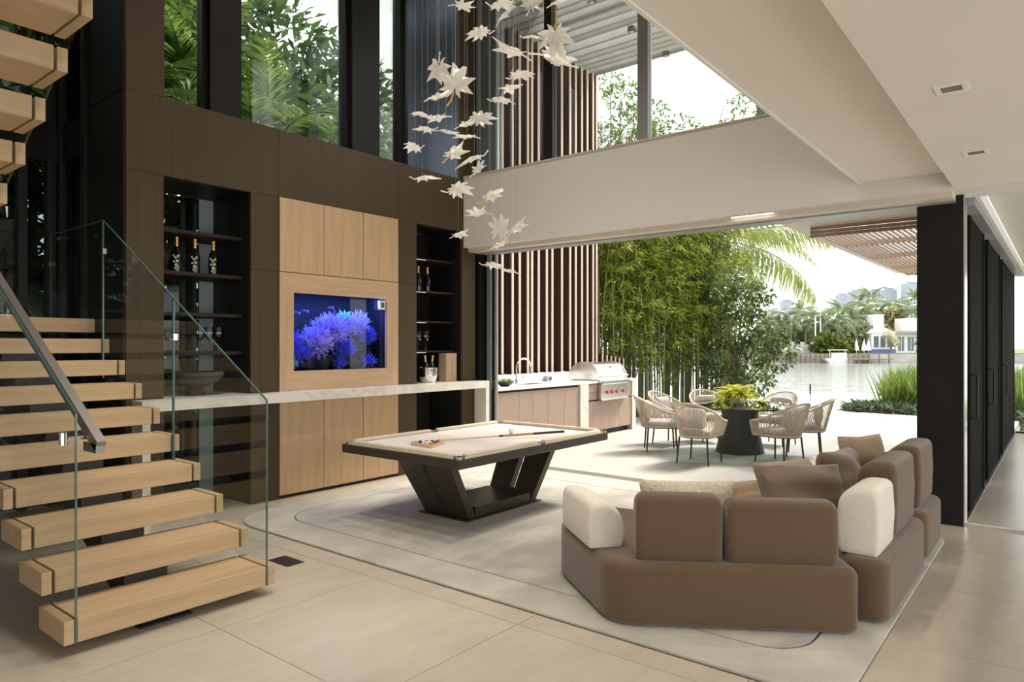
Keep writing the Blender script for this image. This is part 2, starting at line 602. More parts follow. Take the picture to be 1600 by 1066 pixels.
# storey above: piers between the windows
pan(2.463, 2.775, 3.66, TOP)
pan(3.211, 3.519, 3.66, TOP, 'charcoal_panel', W + .05, W + .3)
pan(4.826, 5.216, 3.66, TOP, 'charcoal_panel', W + .05, W + .3)
pan(5.629, 6.50, 3.66, TOP, 'gloss_panel', W + .03, W + .3)
pan(6.50, 6.80, 3.66, TOP, 'bronze_panel', W + .02, W + .3)
box('jamb', 'black_metal', 6.80, 7.02, 6.135, 6.40, 3.66, TOP, wl_)
box('jamb', 'bronze_panel', 6.80, 6.86, W + .06, 6.60, 0, 2.73, wl_)
for i, (x0, x1) in enumerate(((2.775, 3.211), (3.519, 4.826), (5.216, 5.629))):
    w = thing('window_%d' % (i + 1), ((x0 + x1) / 2, W + .16, 3.66), kind='structure')
    box('pane', 'upper_glass', x0, x1, W + .15, W + .165, 3.68, TOP, w)
    box('frame', 'black_metal', x0, x0 + .03, W + .12, W + .2, 3.66, TOP, w)
    box('frame', 'black_metal', x1 - .045, x1, W + .12, W + .2, 3.66, TOP, w)
    box('frame', 'black_metal', x0, x1, W + .12, W + .2, 3.655, 3.69, w)
# side of the pier beside the stairs
ws = thing('wall_stair', (2.50, 6.5, 0), kind='structure')
box('panel', 'charcoal_panel', 2.463, 2.51, W + .0615, 6.87, 0, 3.655, ws)
box('panel', 'charcoal_panel', 2.463, 2.51, W + .0615, 6.87, 3.665, TOP, ws)
# glazed corner behind the stairs
wb = thing('window_4', (2.46, 7.5, 0), kind='structure')
box('pane', 'tinted_glass', 2.475, 2.487, 6.87, 7.42, .02, 3.25, wb)
box('spandrel', 'charcoal_panel', 2.45, 2.51, 6.87, 7.5, 3.25, 3.6, wb)
box('mullion', 'black_metal', 2.42, 2.52, 7.42, 7.56, 0, TOP, wb)
box('frame', 'black_metal', 2.43, 2.51, 6.872, 6.95, 0, TOP, wb)
box('pane', 'tinted_glass', 2.475, 2.487, 6.95, 7.42, 3.6, TOP, wb)
wc = thing('window_5', (0, 7.5, 0), kind='structure')
box('pane', 'tinted_glass', -3.5, 2.42, 7.49, 7.505, .02, 3.25, wc)
box('pane', 'tinted_glass', -3.5, 2.42, 7.49, 7.505, 3.6, TOP, wc)
box('spandrel', 'charcoal_panel', -3.5, 2.42, 7.46, 7.54, 3.25, 3.6, wc)
for x in (2.33, 2.10, -.2, -1.8):
    box('mullion', 'black_metal', x, x + .07, 7.45, 7.55, 0, TOP, wc)

# parapet beam over the opening
wbk = thing('wall_back', (6.8, 3.4, 2.78), kind='structure')
box('parapet', 'beam_paint', 6.57, 7.05, -4.5, W - .001, 2.784, 3.689, wbk)
box('soffit_trim', 'trim_cream', 6.66, 7.04, .72, W - .002, 2.735, 2.784, wbk)
box('track_recess', 'frame_grey', 6.80, 7.0, .72, 6.0, 2.72, 2.735, wbk)
box('coping', 'trim_cream', 6.56, 7.06, 1.40, W - .001, 3.689, 3.70, wbk)
lin = thing('linear_ceiling_light', (6.62, 2.35, 2.77), 'thin glowing linear light recessed under the pale parapet beam', 'ceiling light')
box('housing', 'trim_cream', 6.60, 6.64, 2.14, 2.56, 2.772, 2.784, lin)
box('diffuser', 'lamp_glow', 6.606, 6.634, 2.15, 2.55, 2.768, 2.772, lin)
# window above the parapet
w6 = thing('window_6', (6.95, 3.7, 3.7), kind='structure')
for y0, y1, m_ in ((6.13, 5.80, 'frame_teal_reflect'), (5.022, 4.896, 'black_metal'), (3.732, 3.605, 'frame_grey'), (2.403, 2.321, 'frame_grey')):
    box('mullion', m_, 6.90, 7.0, y0, y1, 3.70, TOP, w6)
for y0, y1 in ((5.80, 5.022), (4.896, 3.732), (3.605, 2.403), (2.321, 1.39)):
    box('pane', 'sky_glass', 6.945, 6.957, y1, y0, 3.70, TOP, w6)
# stacked door leaves at the wall end of the opening
for i, (y0, y1, x, fm) in enumerate(((6.22, 6.06, 6.90, 'black_metal'), (6.075, 5.93, 6.95, 'frame_teal_reflect'), (5.94, 5.855, 7.0, 'frame_grey'))):
    d = thing('door_%d' % (i + 1), (x, (y0 + y1) / 2, .002), kind='structure')
    box('stile', fm, x - .018, x + .018, y1, y1 + .055, .004, 2.73, d)
    box('stile', 'black_metal', x - .018, x + .018, y0 - .05, y0, .004, 2.73, d)
    box('pane', 'dark_door_glass', x - .005, x + .005, y1 + .055, y0 - .05, .004, 2.73, d)
    if i == 2:
        box('lock', 'steel', x - .035, x - .018, y1 + .01, y1 + .035, .95, 1.12, d)

# unseen part wall behind the camera, added to cut the fill light
box('wall_rear_blocker', 'ceiling_paint', -3.7, -3.5, .7, 7.6, 0, TOP, kind='structure')
# ceilings
ce = thing('ceiling', (2, 0, 2.8), kind='structure')
box('panel', 'ceiling_paint', -3.5, 6.5685, .707, 1.3785, 2.925, 3.6, ce)
box('panel', 'ceiling_paint', -3.5, 6.5685, -4.5, .7065, 2.80, 3.6, ce)
box('lit_rim', 'white_paint', -3.5, 6.569, 1.379, 1.397, 2.913, 3.6, ce)  # white lip added to draw the bright lit line along the slab edge
box('panel', 'ceiling_paint', 7.0505, 15.0, -4.5, .56, 2.90, 3.6, ce)
box('wall_upper_blocker', 'shelf_wood', -3.5, 6.57, 1.20, 1.384, 3.6005, TOP, kind='structure')  # unseen dark wall added to keep sky out of the window reflection
ceh = box('ceiling_upper', 'ceiling_paint', -3.5, 7.05, 1.0, 7.6, TOP, TOP + .2, kind='structure')
for i, (x, y) in enumerate(((4.049, .441), (5.49, .461))):
    dl = thing('downlight', (x, y, 2.8), ('trimless white ceiling downlight further from the dark column', 'trimless white ceiling downlight close to the dark column')[i], 'downlight', 'recessed downlights')
    mb = MB()
    for (a0, a1, b0, b1) in ((-.07, .07, -.07, -.045), (-.07, .07, .045, .07), (-.07, -.045, -.045, .045), (.045, .07, -.045, .045)):
        mb.box(x + a0, x + a1, y + b0, y + b1, 2.795, 2.7995)
    mb.build('bezel', 'downlight_white', dl)
    box('slot', 'downlight_slot', x - .045, x + .045, y - .045, y + .045, 2.797, 2.7995, dl)

# unseen spot lamps added in the high ceiling to brighten the room
for i, (x, y) in enumerate(((2.2, 2.6), (3.9, 2.6), (5.4, 2.6), (2.2, 4.4), (3.9, 4.9), (5.4, 4.9), (.4, 2.6), (.4, 4.4))):
    hl = thing('fill_downlight', (x, y, TOP - .03), 'unseen warm fill lamp added in the high ceiling over the void', 'downlight', 'added fill lamps of the high ceiling')
    MB().lathe([(.09, TOP - .012), (.09, TOP - .001), (.065, TOP - .001), (.065, TOP - .012)], x, y, 18).build('bezel', 'downlight_white', hl, smooth=True)
    ld = bpy.data.lights.new('lamp', 'SPOT')
    ld.energy = 85
    ld.spot_size = R(96)
    ld.spot_blend = .8
    ld.shadow_soft_size = .12
    ld.color = (1, .91, .79)
    lo_ = bpy.data.objects.new('lamp', ld)
    COL.objects.link(lo_)
    lo_.parent = hl
    lo_.location = (0, 0, .005)
# dark column and the gallery's glass front
colm = thing('wall_column', (6.95, .83, 0), kind='structure')
box('cladding', 'charcoal_panel', 6.873, 7.06, .665, 1.005, 0, 2.783, colm)
box('reflection_strip', 'steel', 6.875, 7.05, .655, .664, 0, 2.783, colm)  # steel strip added in place of a reflection beside the column
gal = thing('wall_gallery', (11, .7, 0), kind='structure')
box('header', 'frame_grey', 7.06, 14.8, .60, .74, 2.72, 2.90, gal)
box('header_trim', 'white_paint', 7.06, 14.8, .565, .598, 2.78, 2.90, gal)
box('sill', 'steel_dark', 7.07, 14.8, .66, .75, -.008, .006, gal)
for i, (x0, x1) in enumerate(((7.58, 9.02), (9.48, 11.3), (11.75, 14.7))):
    d = thing('door_%d' % (i + 4), ((x0 + x1) / 2, .7, .006), kind='structure')
    box('leaf', 'door_black', x0 + .12, x1 - .12, .69, .72, .007, 2.72, d)
    box('stile', 'door_black', x0, x0 + .12, .68, .73, .007, 2.72, d)
    box('stile', 'door_black', x1 - .12, x1, .68, .73, .007, 2.72, d)
    MB().tube([(x0 + .06, .68, .85), (x0 + .06, .63, .85), (x0 + .06, .63, 1.25), (x0 + .06, .68, 1.25)], .012, 6).build('handle', 'black_metal', d)
for x0, x1 in ((7.06, 7.58), (9.02, 9.48), (11.3, 11.75)):
    box('pane', 'clear_glass', x0, x1, .70, .712, .007, 2.72, gal)
w7 = thing('window_7', (14.85, -1.5, 0), kind='structure')
box('pane', 'clear_glass', 14.85, 14.862, -4.5, .68, .03, 2.75, w7)
box('sill', 'black_metal', 14.82, 14.9, -4.5, .68, 0, .03, w7)
box('header', 'white_paint', 14.80, 14.92, -4.5, .68, 2.72, 2.90, w7)
for y in (-1.1, -2.8):
    box('mullion', 'black_metal', 14.82, 14.9, y, y + .06, .03, 2.72, w7)

# roof over the terrace with its wooden trellis
rf = thing('canopy_roof', (11.5, 1.6, 2.77), 'flat white terrace canopy with hanging brown timber slats underneath', 'canopy')
box('frame_side', 'white_paint', 7.06, 14.9, 2.31, 2.52, 2.895, 3.12, rf)
box('frame_end', 'white_paint', 7.06, 8.44, .72, 2.309, 2.895, 3.12, rf)
box('frame_end', 'white_paint', 14.6, 14.9, .72, 2.309, 2.895, 3.12, rf)
box('frame_side', 'white_paint', 8.4405, 14.599, .72, .80, 2.895, 3.12, rf)
for k in range(3):
    box('fascia_board', 'slat_wood', 8.38, 8.42, .80, 2.30, 2.765 + k * .043, 2.80 + k * .043, rf)
for k in range(24):
    y = .86 + k * .0605
    box('slat', 'slat_wood', 8.42, 14.6, y, y + .024, 2.812, 2.835, rf)
for x in (9.9, 11.5, 13.1, 14.55):
    box('carrier', 'slat_wood', x, x + .04, .82, 2.29, 2.835, 2.893, rf)

# ------------------------------------------------------------------ staircase
RS, GO, TT = .175, .3056, .117
Y1, XL, XR_ = 3.79, 1.255, 2.40


def tread(root, xl, xr, y, z, sgn=1, dep=.345):
    y0, y1 = (y, y + dep)
    t = box('tread', 'oak_tread', xl + .06, xr - .06, y0, y1, z - TT, z, root, bevel=.003)
    box('end_block', 'oak_tread', xl, xl + .046, y0, y1, z - TT, z, t, bevel=.002)
    box('end_block', 'oak_tread', xr - .046, xr, y0, y1, z - TT, z, t, bevel=.002)
    return t


st = thing('floating_staircase', (1.83, 3.96, 0), 'floating oak staircase with glass balustrade rising from the tiled floor', 'staircase')
for i in range(9):
    tread(st, XL, XR_, Y1 + i * GO, RS * (i + 1))
box('landing', 'oak_tread', .10, XR_, Y1 + 9 * GO, 7.40, 1.75 - TT, 1.75, st)
# spine under the treads
sl = RS / GO
mb = MB()
ya, yb = Y1 + .10, Y1 + 9 * GO + .2


def zl(y):
    return RS - TT + (y - Y1) * sl


mb.prism([(ya, 0), (ya + .16, 0), (yb, zl(yb) - .40), (yb, 1.75 - TT), (yb - .05, 1.75 - TT)] + [q for i in range(8, 0, -1) for q in ((Y1 + (i) * GO + .02, RS * (i + 1) - TT), (Y1 + i * GO + .02, RS * i - TT))] + [(ya, RS - TT)], 1.66, 1.90, 'x')
mb.build('stringer', 'black_metal', st)
box('foot_plate', 'black_metal', 1.64, 1.92, 3.86, 4.08, 0, .012, st)


def pane(root, x, ys_, top, bot, mat='stair_glass', t=.012, clamp=None):
    poly = [(y, bot(y)) for y in ys_] + [(y, top(y)) for y in ys_[::-1]]
    p = MB().prism(poly, x - t / 2, x + t / 2, 'x').build('glass_panel', mat, root)
    ed = MB()
    pts = [(x, y, z) for y, z in poly]
    k = len(ys_)
    for a, b2 in [(pts[0], pts[-1]), (pts[k - 1], pts[k])] + list(zip(pts[k:-1], pts[k + 1:])):
        ed.tube([a, b2], .0062, 4)
    ed.build('polished_edge', 'green_glass_edge', p)
    return p


def topz(y):
    return 1.185 + (y - 3.79) * .565


def botz(y):
    return max(.06, -.02 + (y - 4.0) * sl)


pane(st, 2.354 - .007, [3.792, 4.985], topz, botz)
pane(st, 2.354 - .007, [5.0, 6.22], topz, botz)
pane(st, 2.354 - .007, [6.235, 7.42], lambda y: 2.555, lambda y: 1.3)
pane(st, 1.308, [3.792, 6.0], topz, botz)
for y, z in ((4.993, 1.58), (6.228, 2.30)):
    box('clamp', 'chrome', 2.333, 2.361, y - .035, y + .035, z - .022, z + .022, st)
box('clamp', 'chrome', 2.333, 2.361, 7.36, 7.43, 2.26, 2.30, st)
# handrail
mb = MB()
for a, b2 in (((1.40, 3.74, 1.02), (1.40, 6.2, 1.02 + 2.46 * .57)),):
    n_ = Vector((0, -.495, .869))
    q = []
    for p in (a, b2):
        for sx, sn in ((-.022, -.028), (.022, -.028), (.022, .028), (-.022, .028)):
            q.append(Vector(p) + Vector((sx, 0, 0)) + n_ * sn)
    mb.add(q, [(3, 2, 1, 0), (4, 5, 6, 7), (0, 1, 5, 4), (1, 2, 6, 5), (2, 3, 7, 6), (3, 0, 4, 7)])
mb.box(1.378, 1.422, 3.74, 3.90, .985, 1.03)
h_ = mb.build('handrail', 'handrail_grey', st)
for y in (3.86, 5.0):
    z = .99 + (y - 3.74) * .57
    MB().tube([(1.39, y, z), (1.27, y, z)], .012, 8).tube([(1.275, y, z - .03), (1.275, y, z + .03)], .02, 10).build('bracket', 'chrome', h_)

# second flight
s2 = thing('upper_stair_flight', (.70, 4.6, 1.75), 'upper oak flight with glass side hanging above the first treads', 'staircase')
for i in range(11, 21):
    yb_ = 4.73 + (14 - i) * GO
    tread(s2, .13, 1.28, yb_, 2.447 + (i - 14) * RS)
pane(s2, 1.235, [6.0, 2.9], lambda y: 3.45 + (4.73 - y) * sl, lambda y: 2.325 + (4.73 - y) * sl)
mb = MB()
mb.prism([(5.95, 1.62), (5.95, 1.80), (2.9, 1.85 + 3.05 * sl - .05), (2.9, 1.60 + 3.05 * sl - .05)], .60, .82, 'x')
mb.build('stringer', 'black_metal', s2)

# ------------------------------------------------------------------ oak cabinet with aquarium
oc = thing('oak_wall_cabinet', (4.66, W, .03), 'tall light oak wall cabinet framing the lit aquarium', 'cabinet')
xd = [3.887, 4.408, 4.927, 5.442]
for i in range(3):
    box('upper_door', 'oak', xd[i] + .004, xd[i + 1] - .004, W - .012, W + .03, 2.257, 2.988, oc)
    box('lower_door', 'oak', xd[i] + .004, xd[i + 1] - .004, W - .012, W + .03, .035, .97, oc)
AX0, AX1, AZ0, AZ1 = 4.047, 5.273, 1.262, 2.052
for poly in ([(3.889, 2.249), (5.440, 2.249), (AX1, AZ1), (AX0, AZ1)], [(3.889, 1.0), (AX0, AZ0), (AX1, AZ0), (5.440, 1.0)]):
    MB().prism(poly, W - .012, W + .03, 'y').build('surround_rail', 'oak_horizontal', oc)
for poly in ([(3.889, 1.0), (3.889, 2.249), (AX0, AZ1), (AX0, AZ0)], [(5.440, 1.0), (AX1, AZ0), (AX1, AZ1), (5.440, 2.249)]):
    MB().prism(poly, W - .012, W + .03, 'y').build('surround_stile', 'oak', oc)
box('plinth', 'shelf_wood', 3.89, 5.44, W + .01, W + .04, 0, .034, oc)

aq = thing('aquarium', (4.66, 6.3, AZ0 - .03), 'built in reef aquarium glowing blue inside the oak cabinet', 'aquarium')
box('front_glass', 'tank_glass', AX0 - .02, AX1 + .02, W + .045, W + .055, AZ0 - .03, AZ1 + .03, aq)
box('back_wall', 'tank_back', AX0 - .02, AX1 + .02, 6.60, 6.62, AZ0 - .03, AZ1 + .06, aq)
box('side_wall', 'tank_back', AX0 - .04, AX0 - .02, W + .056, 6.62, AZ0 - .03, AZ1 + .06, aq)
box('side_wall', 'tank_back', AX1 + .02, AX1 + .04, W + .056, 6.62, AZ0 - .03, AZ1 + .06, aq)
box('bottom', 'tank_back', AX0 - .02, AX1 + .02, W + .056, 6.60, AZ0 - .03, AZ0 - .02, aq)
box('lid', 'tank_back', AX0 - .02, AX1 + .02, W + .056, 6.60, AZ1 + .05, AZ1 + .06, aq)
box('lamp_bar', 'steel_dark', AX0 + .1, AX1 - .1, 6.2, 6.36, AZ1 + .025, AZ1 + .045, aq)
for k in range(2):
    ad = bpy.data.lights.new('tank_lamp', 'AREA')
    ad.shape = 'RECTANGLE'
    ad.size, ad.size_y = .55, .12
    ad.energy = 6.5
    ad.color = (.20, .28, 1)
    ao = bpy.data.objects.new('tank_lamp', ad)
    COL.objects.link(ao)
    ao.parent = aq
    ao.location = Vector((4.36 + k * .62, 6.15, AZ1 + .045)) - aq.location
    ao.rotation_euler = (R(38), 0, 0)
box('control_box', 'downlight_white', 5.18, 5.262, W + .010, W + .04, 1.93, 2.03, aq)
box('control_screen', 'steel_dark', 5.20, 5.245, W + .006, W + .010, 1.95, 2.01, aq)


def lump(c, r, seed, sq=(1, 1, 1)):
    rr = random.Random(seed)
    mb = MB().ball((0, 0, 0), 1, 14, 9)
    ph = [rr.uniform(0, 6) for _ in range(6)]
    v = []
    for p in mb.v:
        k = 1 + .22 * math.sin(3 * p[0] + ph[0]) + .2 * math.sin(4 * p[1] + ph[1]) + .18 * math.sin(5 * p[2] + ph[2]) + rr.uniform(-.06, .06)
        v.append((c[0] + p[0] * r * sq[0] * k, c[1] + p[1] * r * sq[1] * k, c[2] + p[2] * r * sq[2] * k))
    mb.v = v
    return mb


rocks = [(4.14, 6.36, 1.36, .14), (4.36, 6.42, 1.38, .15), (4.58, 6.38, 1.35, .13), (4.80, 6.42, 1.42, .17), (5.02, 6.42, 1.50, .17), (5.18, 6.40, 1.42, .13), (4.98, 6.35, 1.34, .12), (4.62, 6.48, 1.50, .14)]
RW = ('beneath the violet coral at the tank end', 'under the low blue corals', 'below the main anemone coral', 'carrying the branching blue coral', 'tallest, under the teal tipped coral', 'against the tank end by the control box', 'small one in front of the tall rock', 'behind the main anemone coral')
for i, (x, y, z, r_) in enumerate(rocks):
    lump((x, y, z), r_, i, (1, .8, .85)).build('reef_rock', 'reef_rock', None, smooth=True, label='dark reef rock ' + RW[i], cat='rock', group='rocks in the aquarium')


def coral(c, r, nt, mat, seed, label, up=.3, thick=.0058):
    rr = random.Random(seed)
    mb = MB()
    for _ in range(nt):
        d = Vector((rr.gauss(0, 1), rr.gauss(-.35, .8), rr.gauss(up, .8))).normalized()
        L = r * rr.uniform(.6, 1.25)
        s_ = (d.orthogonal().normalized() * rr.uniform(-.3, .3) + d.cross(Vector((0, 0, 1))) * rr.uniform(-.25, .25)) * L
        c0 = Vector(c) + Vector((d.x * 1.25, d.y, d.z)) * r * rr.uniform(.2, .55)
        m_ = c0 + d * L * .4 + s_
        pts = [c0, m_, m_ + d * L * .35 - s_ * .5 + Vector((0, 0, .015))]
        mb.tube(pts, [thick * .7, thick * .8, thick * .45], 4)
        for _q in range(2):
            e_ = (d + Vector((rr.uniform(-.8, .8), rr.uniform(-.8, .8), rr.uniform(-.5, .9)))).normalized()
            mb.tube([m_, m_ + e_ * L * .3], [thick * .6, thick * .4], 4)
    mb.ball(c, r * .3, 8, 6)
    mb.build('coral', mat, None, smooth=True, label=label, cat='coral', group='corals in the aquarium')


coral((4.64, 6.26, 1.66), .165, 420, 'coral_violet', 1, 'large pale violet branching coral in the middle of the aquarium')
coral((4.44, 6.24, 1.55), .15, 340, 'coral_violet', 2, 'wide lilac coral spreading beside the largest coral', .2)
coral((4.80, 6.22, 1.50), .11, 160, 'coral_blue', 3, 'small blue coral hanging under the largest coral', -.3)
coral((4.86, 6.32, 1.80), .09, 130, 'coral_teal', 4, 'teal tipped coral near the top of the reef')
coral((5.00, 6.28, 1.76), .13, 220, 'coral_violet', 5, 'purple spiky coral high on the tall rock', .3)
coral((5.13, 6.26, 1.62), .10, 130, 'coral_blue', 6, 'deep blue coral next to the tank end wall')
coral((4.12, 6.26, 1.56), .11, 150, 'coral_blue', 7, 'blue coral at the end of the tank away from the control box')
coral((4.22, 6.22, 1.42), .10, 130, 'coral_blue', 8, 'low blue coral close to the front glass')
coral((4.10, 6.20, 1.33), .07, 60, 'coral_teal', 9, 'tiny teal coral in the bottom corner')
coral((4.72, 6.20, 1.32), .07, 60, 'coral_blue', 10, 'small blue coral on the tank floor in the middle')
coral((5.12, 6.20, 1.33), .08, 70, 'coral_blue', 11, 'blue coral on the tank floor under the control box')
coral((4.10, 6.30, 1.78), .06, 50, 'coral_violet', 12, 'pinkish violet coral stuck high at the tank edge')
for k, (x, z) in enumerate(((4.20, 1.86), (4.30, 1.88), (4.62, 1.93))):
    fi = thing('fish', (x, 6.24, z), ('dark fish near the tank corner', 'dark fish following the first one', 'lone dark fish above the largest coral')[k], 'fish', 'fish in the aquarium')
    MB().rbox((x, 6.24, z), (.06, .012, .03), (.025, .005, .013), 3).build('body', 'fish_dark', fi, smooth=True)
    MB().prism([(x + .025, z), (x + .05, z + .018), (x + .05, z - .018)], 6.237, 6.243, 'y').build('tail', 'coral_blue', fi)

# ------------------------------------------------------------------ bar niches and counter
n1 = thing('bar_niche', (3.18, 6.4, 0), 'tall dark niche with shelves of foil topped bottles and a glass back', 'shelving')
box('side_panel', 'niche_black', 2.766, 2.775, W + .03, 6.80, 0, 2.985, n1)
box('side_panel', 'niche_black', 3.585, 3.597, W + .03, 6.80, 0, 2.985, n1)
box('glass_back', 'tinted_glass', 2.775, 3.44, 6.78, 6.79, 0, 2.985, n1)
box('frosted_strip', 'glass_strip', 3.44, 3.585, 6.77, 6.80, 0, 2.985, n1)
for z in (2.565, 2.19, 1.82, 1.465):
    s_ = box('shelf', 'shelf_wood', 2.777, 3.583, 6.22, 6.74, z - .03, z, n1)
    box('light_strip', 'niche_black', 2.80, 3.50, 6.215, 6.22, z - .034, z - .026, s_)
n2 = thing('wine_niche', (6.14, 6.4, 0), 'dark niche with thin shelves, wine glasses and two bottles', 'shelving')
box('side_panel', 'niche_black', 5.745, 5.755, W + .03, 6.7, 0, 2.985, n2)
box('side_panel', 'niche_black', 6.533, 6.541, W + .03, 6.7, 0, 2.985, n2)
box('back_panel', 'niche_black', 5.755, 6.533, 6.66, 6.70, 0, 2.985, n2)
for z in (2.60, 2.20, 1.825, 1.455):
    s_ = box('shelf', 'shelf_wood', 5.757, 6.531, 6.2, 6.655, z - .02, z, n2)
    box('light_strip', 'downlight_white', 5.77, 6.02, 6.19, 6.198, z - .028, z - .018, s_)

bc = thing('bar_counter', (4.66, 5.95, 0), 'long cream marble bar counter with waterfall ends running along the wall', 'counter')
CT = 1.062
box('worktop', 'marble', 2.50, 6.83, 5.85, W - .014, CT - .09, CT, bc)
box('niche_top', 'marble', 2.778, 3.582, W - .013, 6.60, CT - .04, CT, bc)
box('niche_top', 'marble', 5.758, 6.53, W - .013, 6.60, CT - .04, CT, bc)
box('waterfall_end', 'marble', 6.765, 6.83, 5.85, W - .014, 0, CT - .091, bc)
box('waterfall_end', 'marble', 2.50, 2.565, 5.85, W - .014, 0, CT - .091, bc)


def bottle(x, y, z, label, group, s=1.0, printed=True):
    b_ = thing('champagne_bottle', (x, y, z), label, 'bottle', group)
    MB().lathe([(.0, 0), (.042, 0), (.044, .01), (.044, .15), (.036, .19), (.018, .235), (.015, .255)], 0, 0, 16).build('body', 'bottle_glass', None, smooth=True)
    o = bpy.context.scene.collection.objects[-1]
    o.parent = b_
    o.location = (0, 0, 0)
    f = MB().lathe([(.0165, .228), (.0185, .232), (.0165, .26), (.0165, .295), (.019, .298), (.019, .318), (.012, .324), (0, .325)], 0, 0, 14).build('foil', 'gold_foil', None, smooth=True)
    f.parent = b_
    f.location = (0, 0, .228)
    if printed:
        mb = MB()
        for k, (a, h, r_) in enumerate(((-2.2, .13, .013), (-1.9, .10, .012), (-2.5, .095, .012), (-2.1, .065, .014), (-1.75, .145, .011), (-2.6, .15, .011), (-2.3, .035, .01))):
            c_ = Vector((.0452 * math.cos(a), .0452 * math.sin(a), h))
            nn = Vector((math.cos(a), math.sin(a), 0))
            tt = Vector((-math.sin(a), math.cos(a), 0))
            for q in range(5):
                w_ = q * 2 * PI / 5
                cc = c_ + (tt * math.cos(w_) + Vector((0, 0, 1)) * math.sin(w_)) * r_ * .6
                pts = [cc + (tt * math.cos(e_) + Vector((0, 0, 1)) * math.sin(e_)) * r_ * .5 for e_ in (0, 1.26, 2.51, 3.77, 5.03)]
                mb.add(pts + [p + nn * .0012 for p in pts], [(0, 1, 2, 3, 4), (9, 8, 7, 6, 5)] + [(i, (i + 1) % 5, 5 + (i + 1) % 5, 5 + i) for i in range(5)])
        pr_ = mb.build('flower_print', 'bottle_print', None)
        pr_.location = pr_.location
        pr_.parent = b_
    b_.scale = (s, s, s)
    return b_


for k, x in enumerate((3.02, 3.19, 3.37)):
    bottle(x, 6.36, 2.19, ('dark champagne bottle with flower print, first from the bronze pier', 'dark champagne bottle with flower print, middle of the three', 'dark champagne bottle with flower print against the pale strip')[k], 'flower printed bottles in the tall niche', 1.02)
for k, x in enumerate((6.02, 6.18)):
    bottle(x, 6.33, 2.20, ('plain dark bottle with orange foil nearer the oak cabinet', 'plain dark bottle with orange foil farther from the oak cabinet')[k], 'plain bottles in the wine niche', .98, False)


def wineglass(x, y, z, label, group, s=1):
    w_ = thing('wine_glass', (x, y, z), label, 'wine glass', group)
    a = MB().lathe([(.036, 0), (.034, .003), (.005, .006), (.004, .10), (.008, .108)], 0, 0, 14).build('stem', 'drink_glass', None, smooth=True)
    a.parent = w_
    b_ = MB().lathe([(.006, .108), (.034, .13), (.046, .165), (.044, .20), (.036, .245)], 0, 0, 16)
    b_.f = b_.f[:-2]
    b_ = b_.build('bowl', 'drink_glass', None, smooth=True)
    b_.parent = w_
    b_.location = (0, 0, .108)
    w_.scale = (s, s, s)


for k, x in enumerate((5.88, 5.99, 6.12)):
    wineglass(x, 6.30, 1.455, ('stemmed wine glass at the edge of the niche shelf', 'stemmed wine glass between two others on the shelf', 'stemmed wine glass nearest the middle of the shelf')[k], 'wine glasses in the niche')
for k, x in enumerate((3.24, 3.33, 3.42)):
    wineglass(x, 6.36, 1.465, ('tall stemmed glass behind the balustrade, first of three', 'tall stemmed glass behind the balustrade, second of three', 'tall stemmed glass beside the pale strip on the low shelf')[k], 'glasses in the tall niche', .95)

ib = thing('ice_bucket', (6.03, 6.16, CT), 'hammered silver ice bucket on the marble counter holding two bottles', 'ice bucket')
mb = MB().lathe([(.0, CT), (.085, CT), (.10, CT + .02), (.118, CT + .09), (.118, CT + .16), (.122, CT + .185), (.112, CT + .185), (.108, CT + .09), (.08, CT + .03), (0, CT + .03)], 6.03, 6.16, 24)
mb.build('bucket', 'chrome', ib, smooth=True)
for k, (dx, t) in enumerate(((-.05, -.16), (.06, .2))):
    b_ = bottle(6.03 + dx * .3, 6.16, CT + .045, ('gold necked bottle leaning toward the oak cabinet in the bucket', 'gold necked bottle leaning toward the wooden box in the bucket')[k], 'bottles in the ice bucket', .92, False)
    b_.rotation_euler = (0, t, 0)
wbx = thing('wooden_bottle_box', (6.40, 6.18, CT), 'upright pale wooden bottle box on the marble counter', 'box')
box('body', 'pale_wood', 6.31, 6.405, 6.12, 6.26, CT, CT + .36, wbx, bevel=.003)
box('lid_panel', 'pale_wood', 6.408, 6.50, 6.12, 6.26, CT, CT + .36, wbx, bevel=.003)
bw = thing('pedestal_bowl', (3.17, 6.30, CT), 'wide dark grey pedestal bowl on the counter inside the bottle niche', 'bowl')
MB().lathe([(0, CT), (.085, CT), (.08, CT + .01), (.06, CT + .05), (.075, CT + .075)], 3.17, 6.30, 24).build('foot', 'dark_bowl', bw, smooth=True)
MB().lathe([(0, CT + .07), (.09, CT + .075), (.19, CT + .125), (.245, CT + .185), (.24, CT + .215), (.225, CT + .21), (.15, CT + .15), (0, CT + .12)], 3.17, 6.30, 28).build('bowl', 'dark_bowl', bw, smooth=True)

# ------------------------------------------------------------------ rug and floor box
rg = thing('area_rug', (5, 3.2, 0), 'large pale grey area rug with rounded corners and an inset carved line', 'rug')
RX0, RX1, RY0, RY1 = 3.13, 6.62, .725, 5.72


def rrect(x0, x1, y0, y1, r, n=10):
    p = []
    q = r * .62
    for cx, cy, a0, r in ((x1 - r, y1 - r, 0, r), (x0 + r, y1 - r, 90, r), (x0 + q, y0 + q, 180, q), (x1 - r, y0 + r, 270, r)):
        for k in range(n + 1):
            a = R(a0 + 90 * k / n)
            p.append((cx + r * math.cos(a), cy + r * math.sin(a)))
    return p


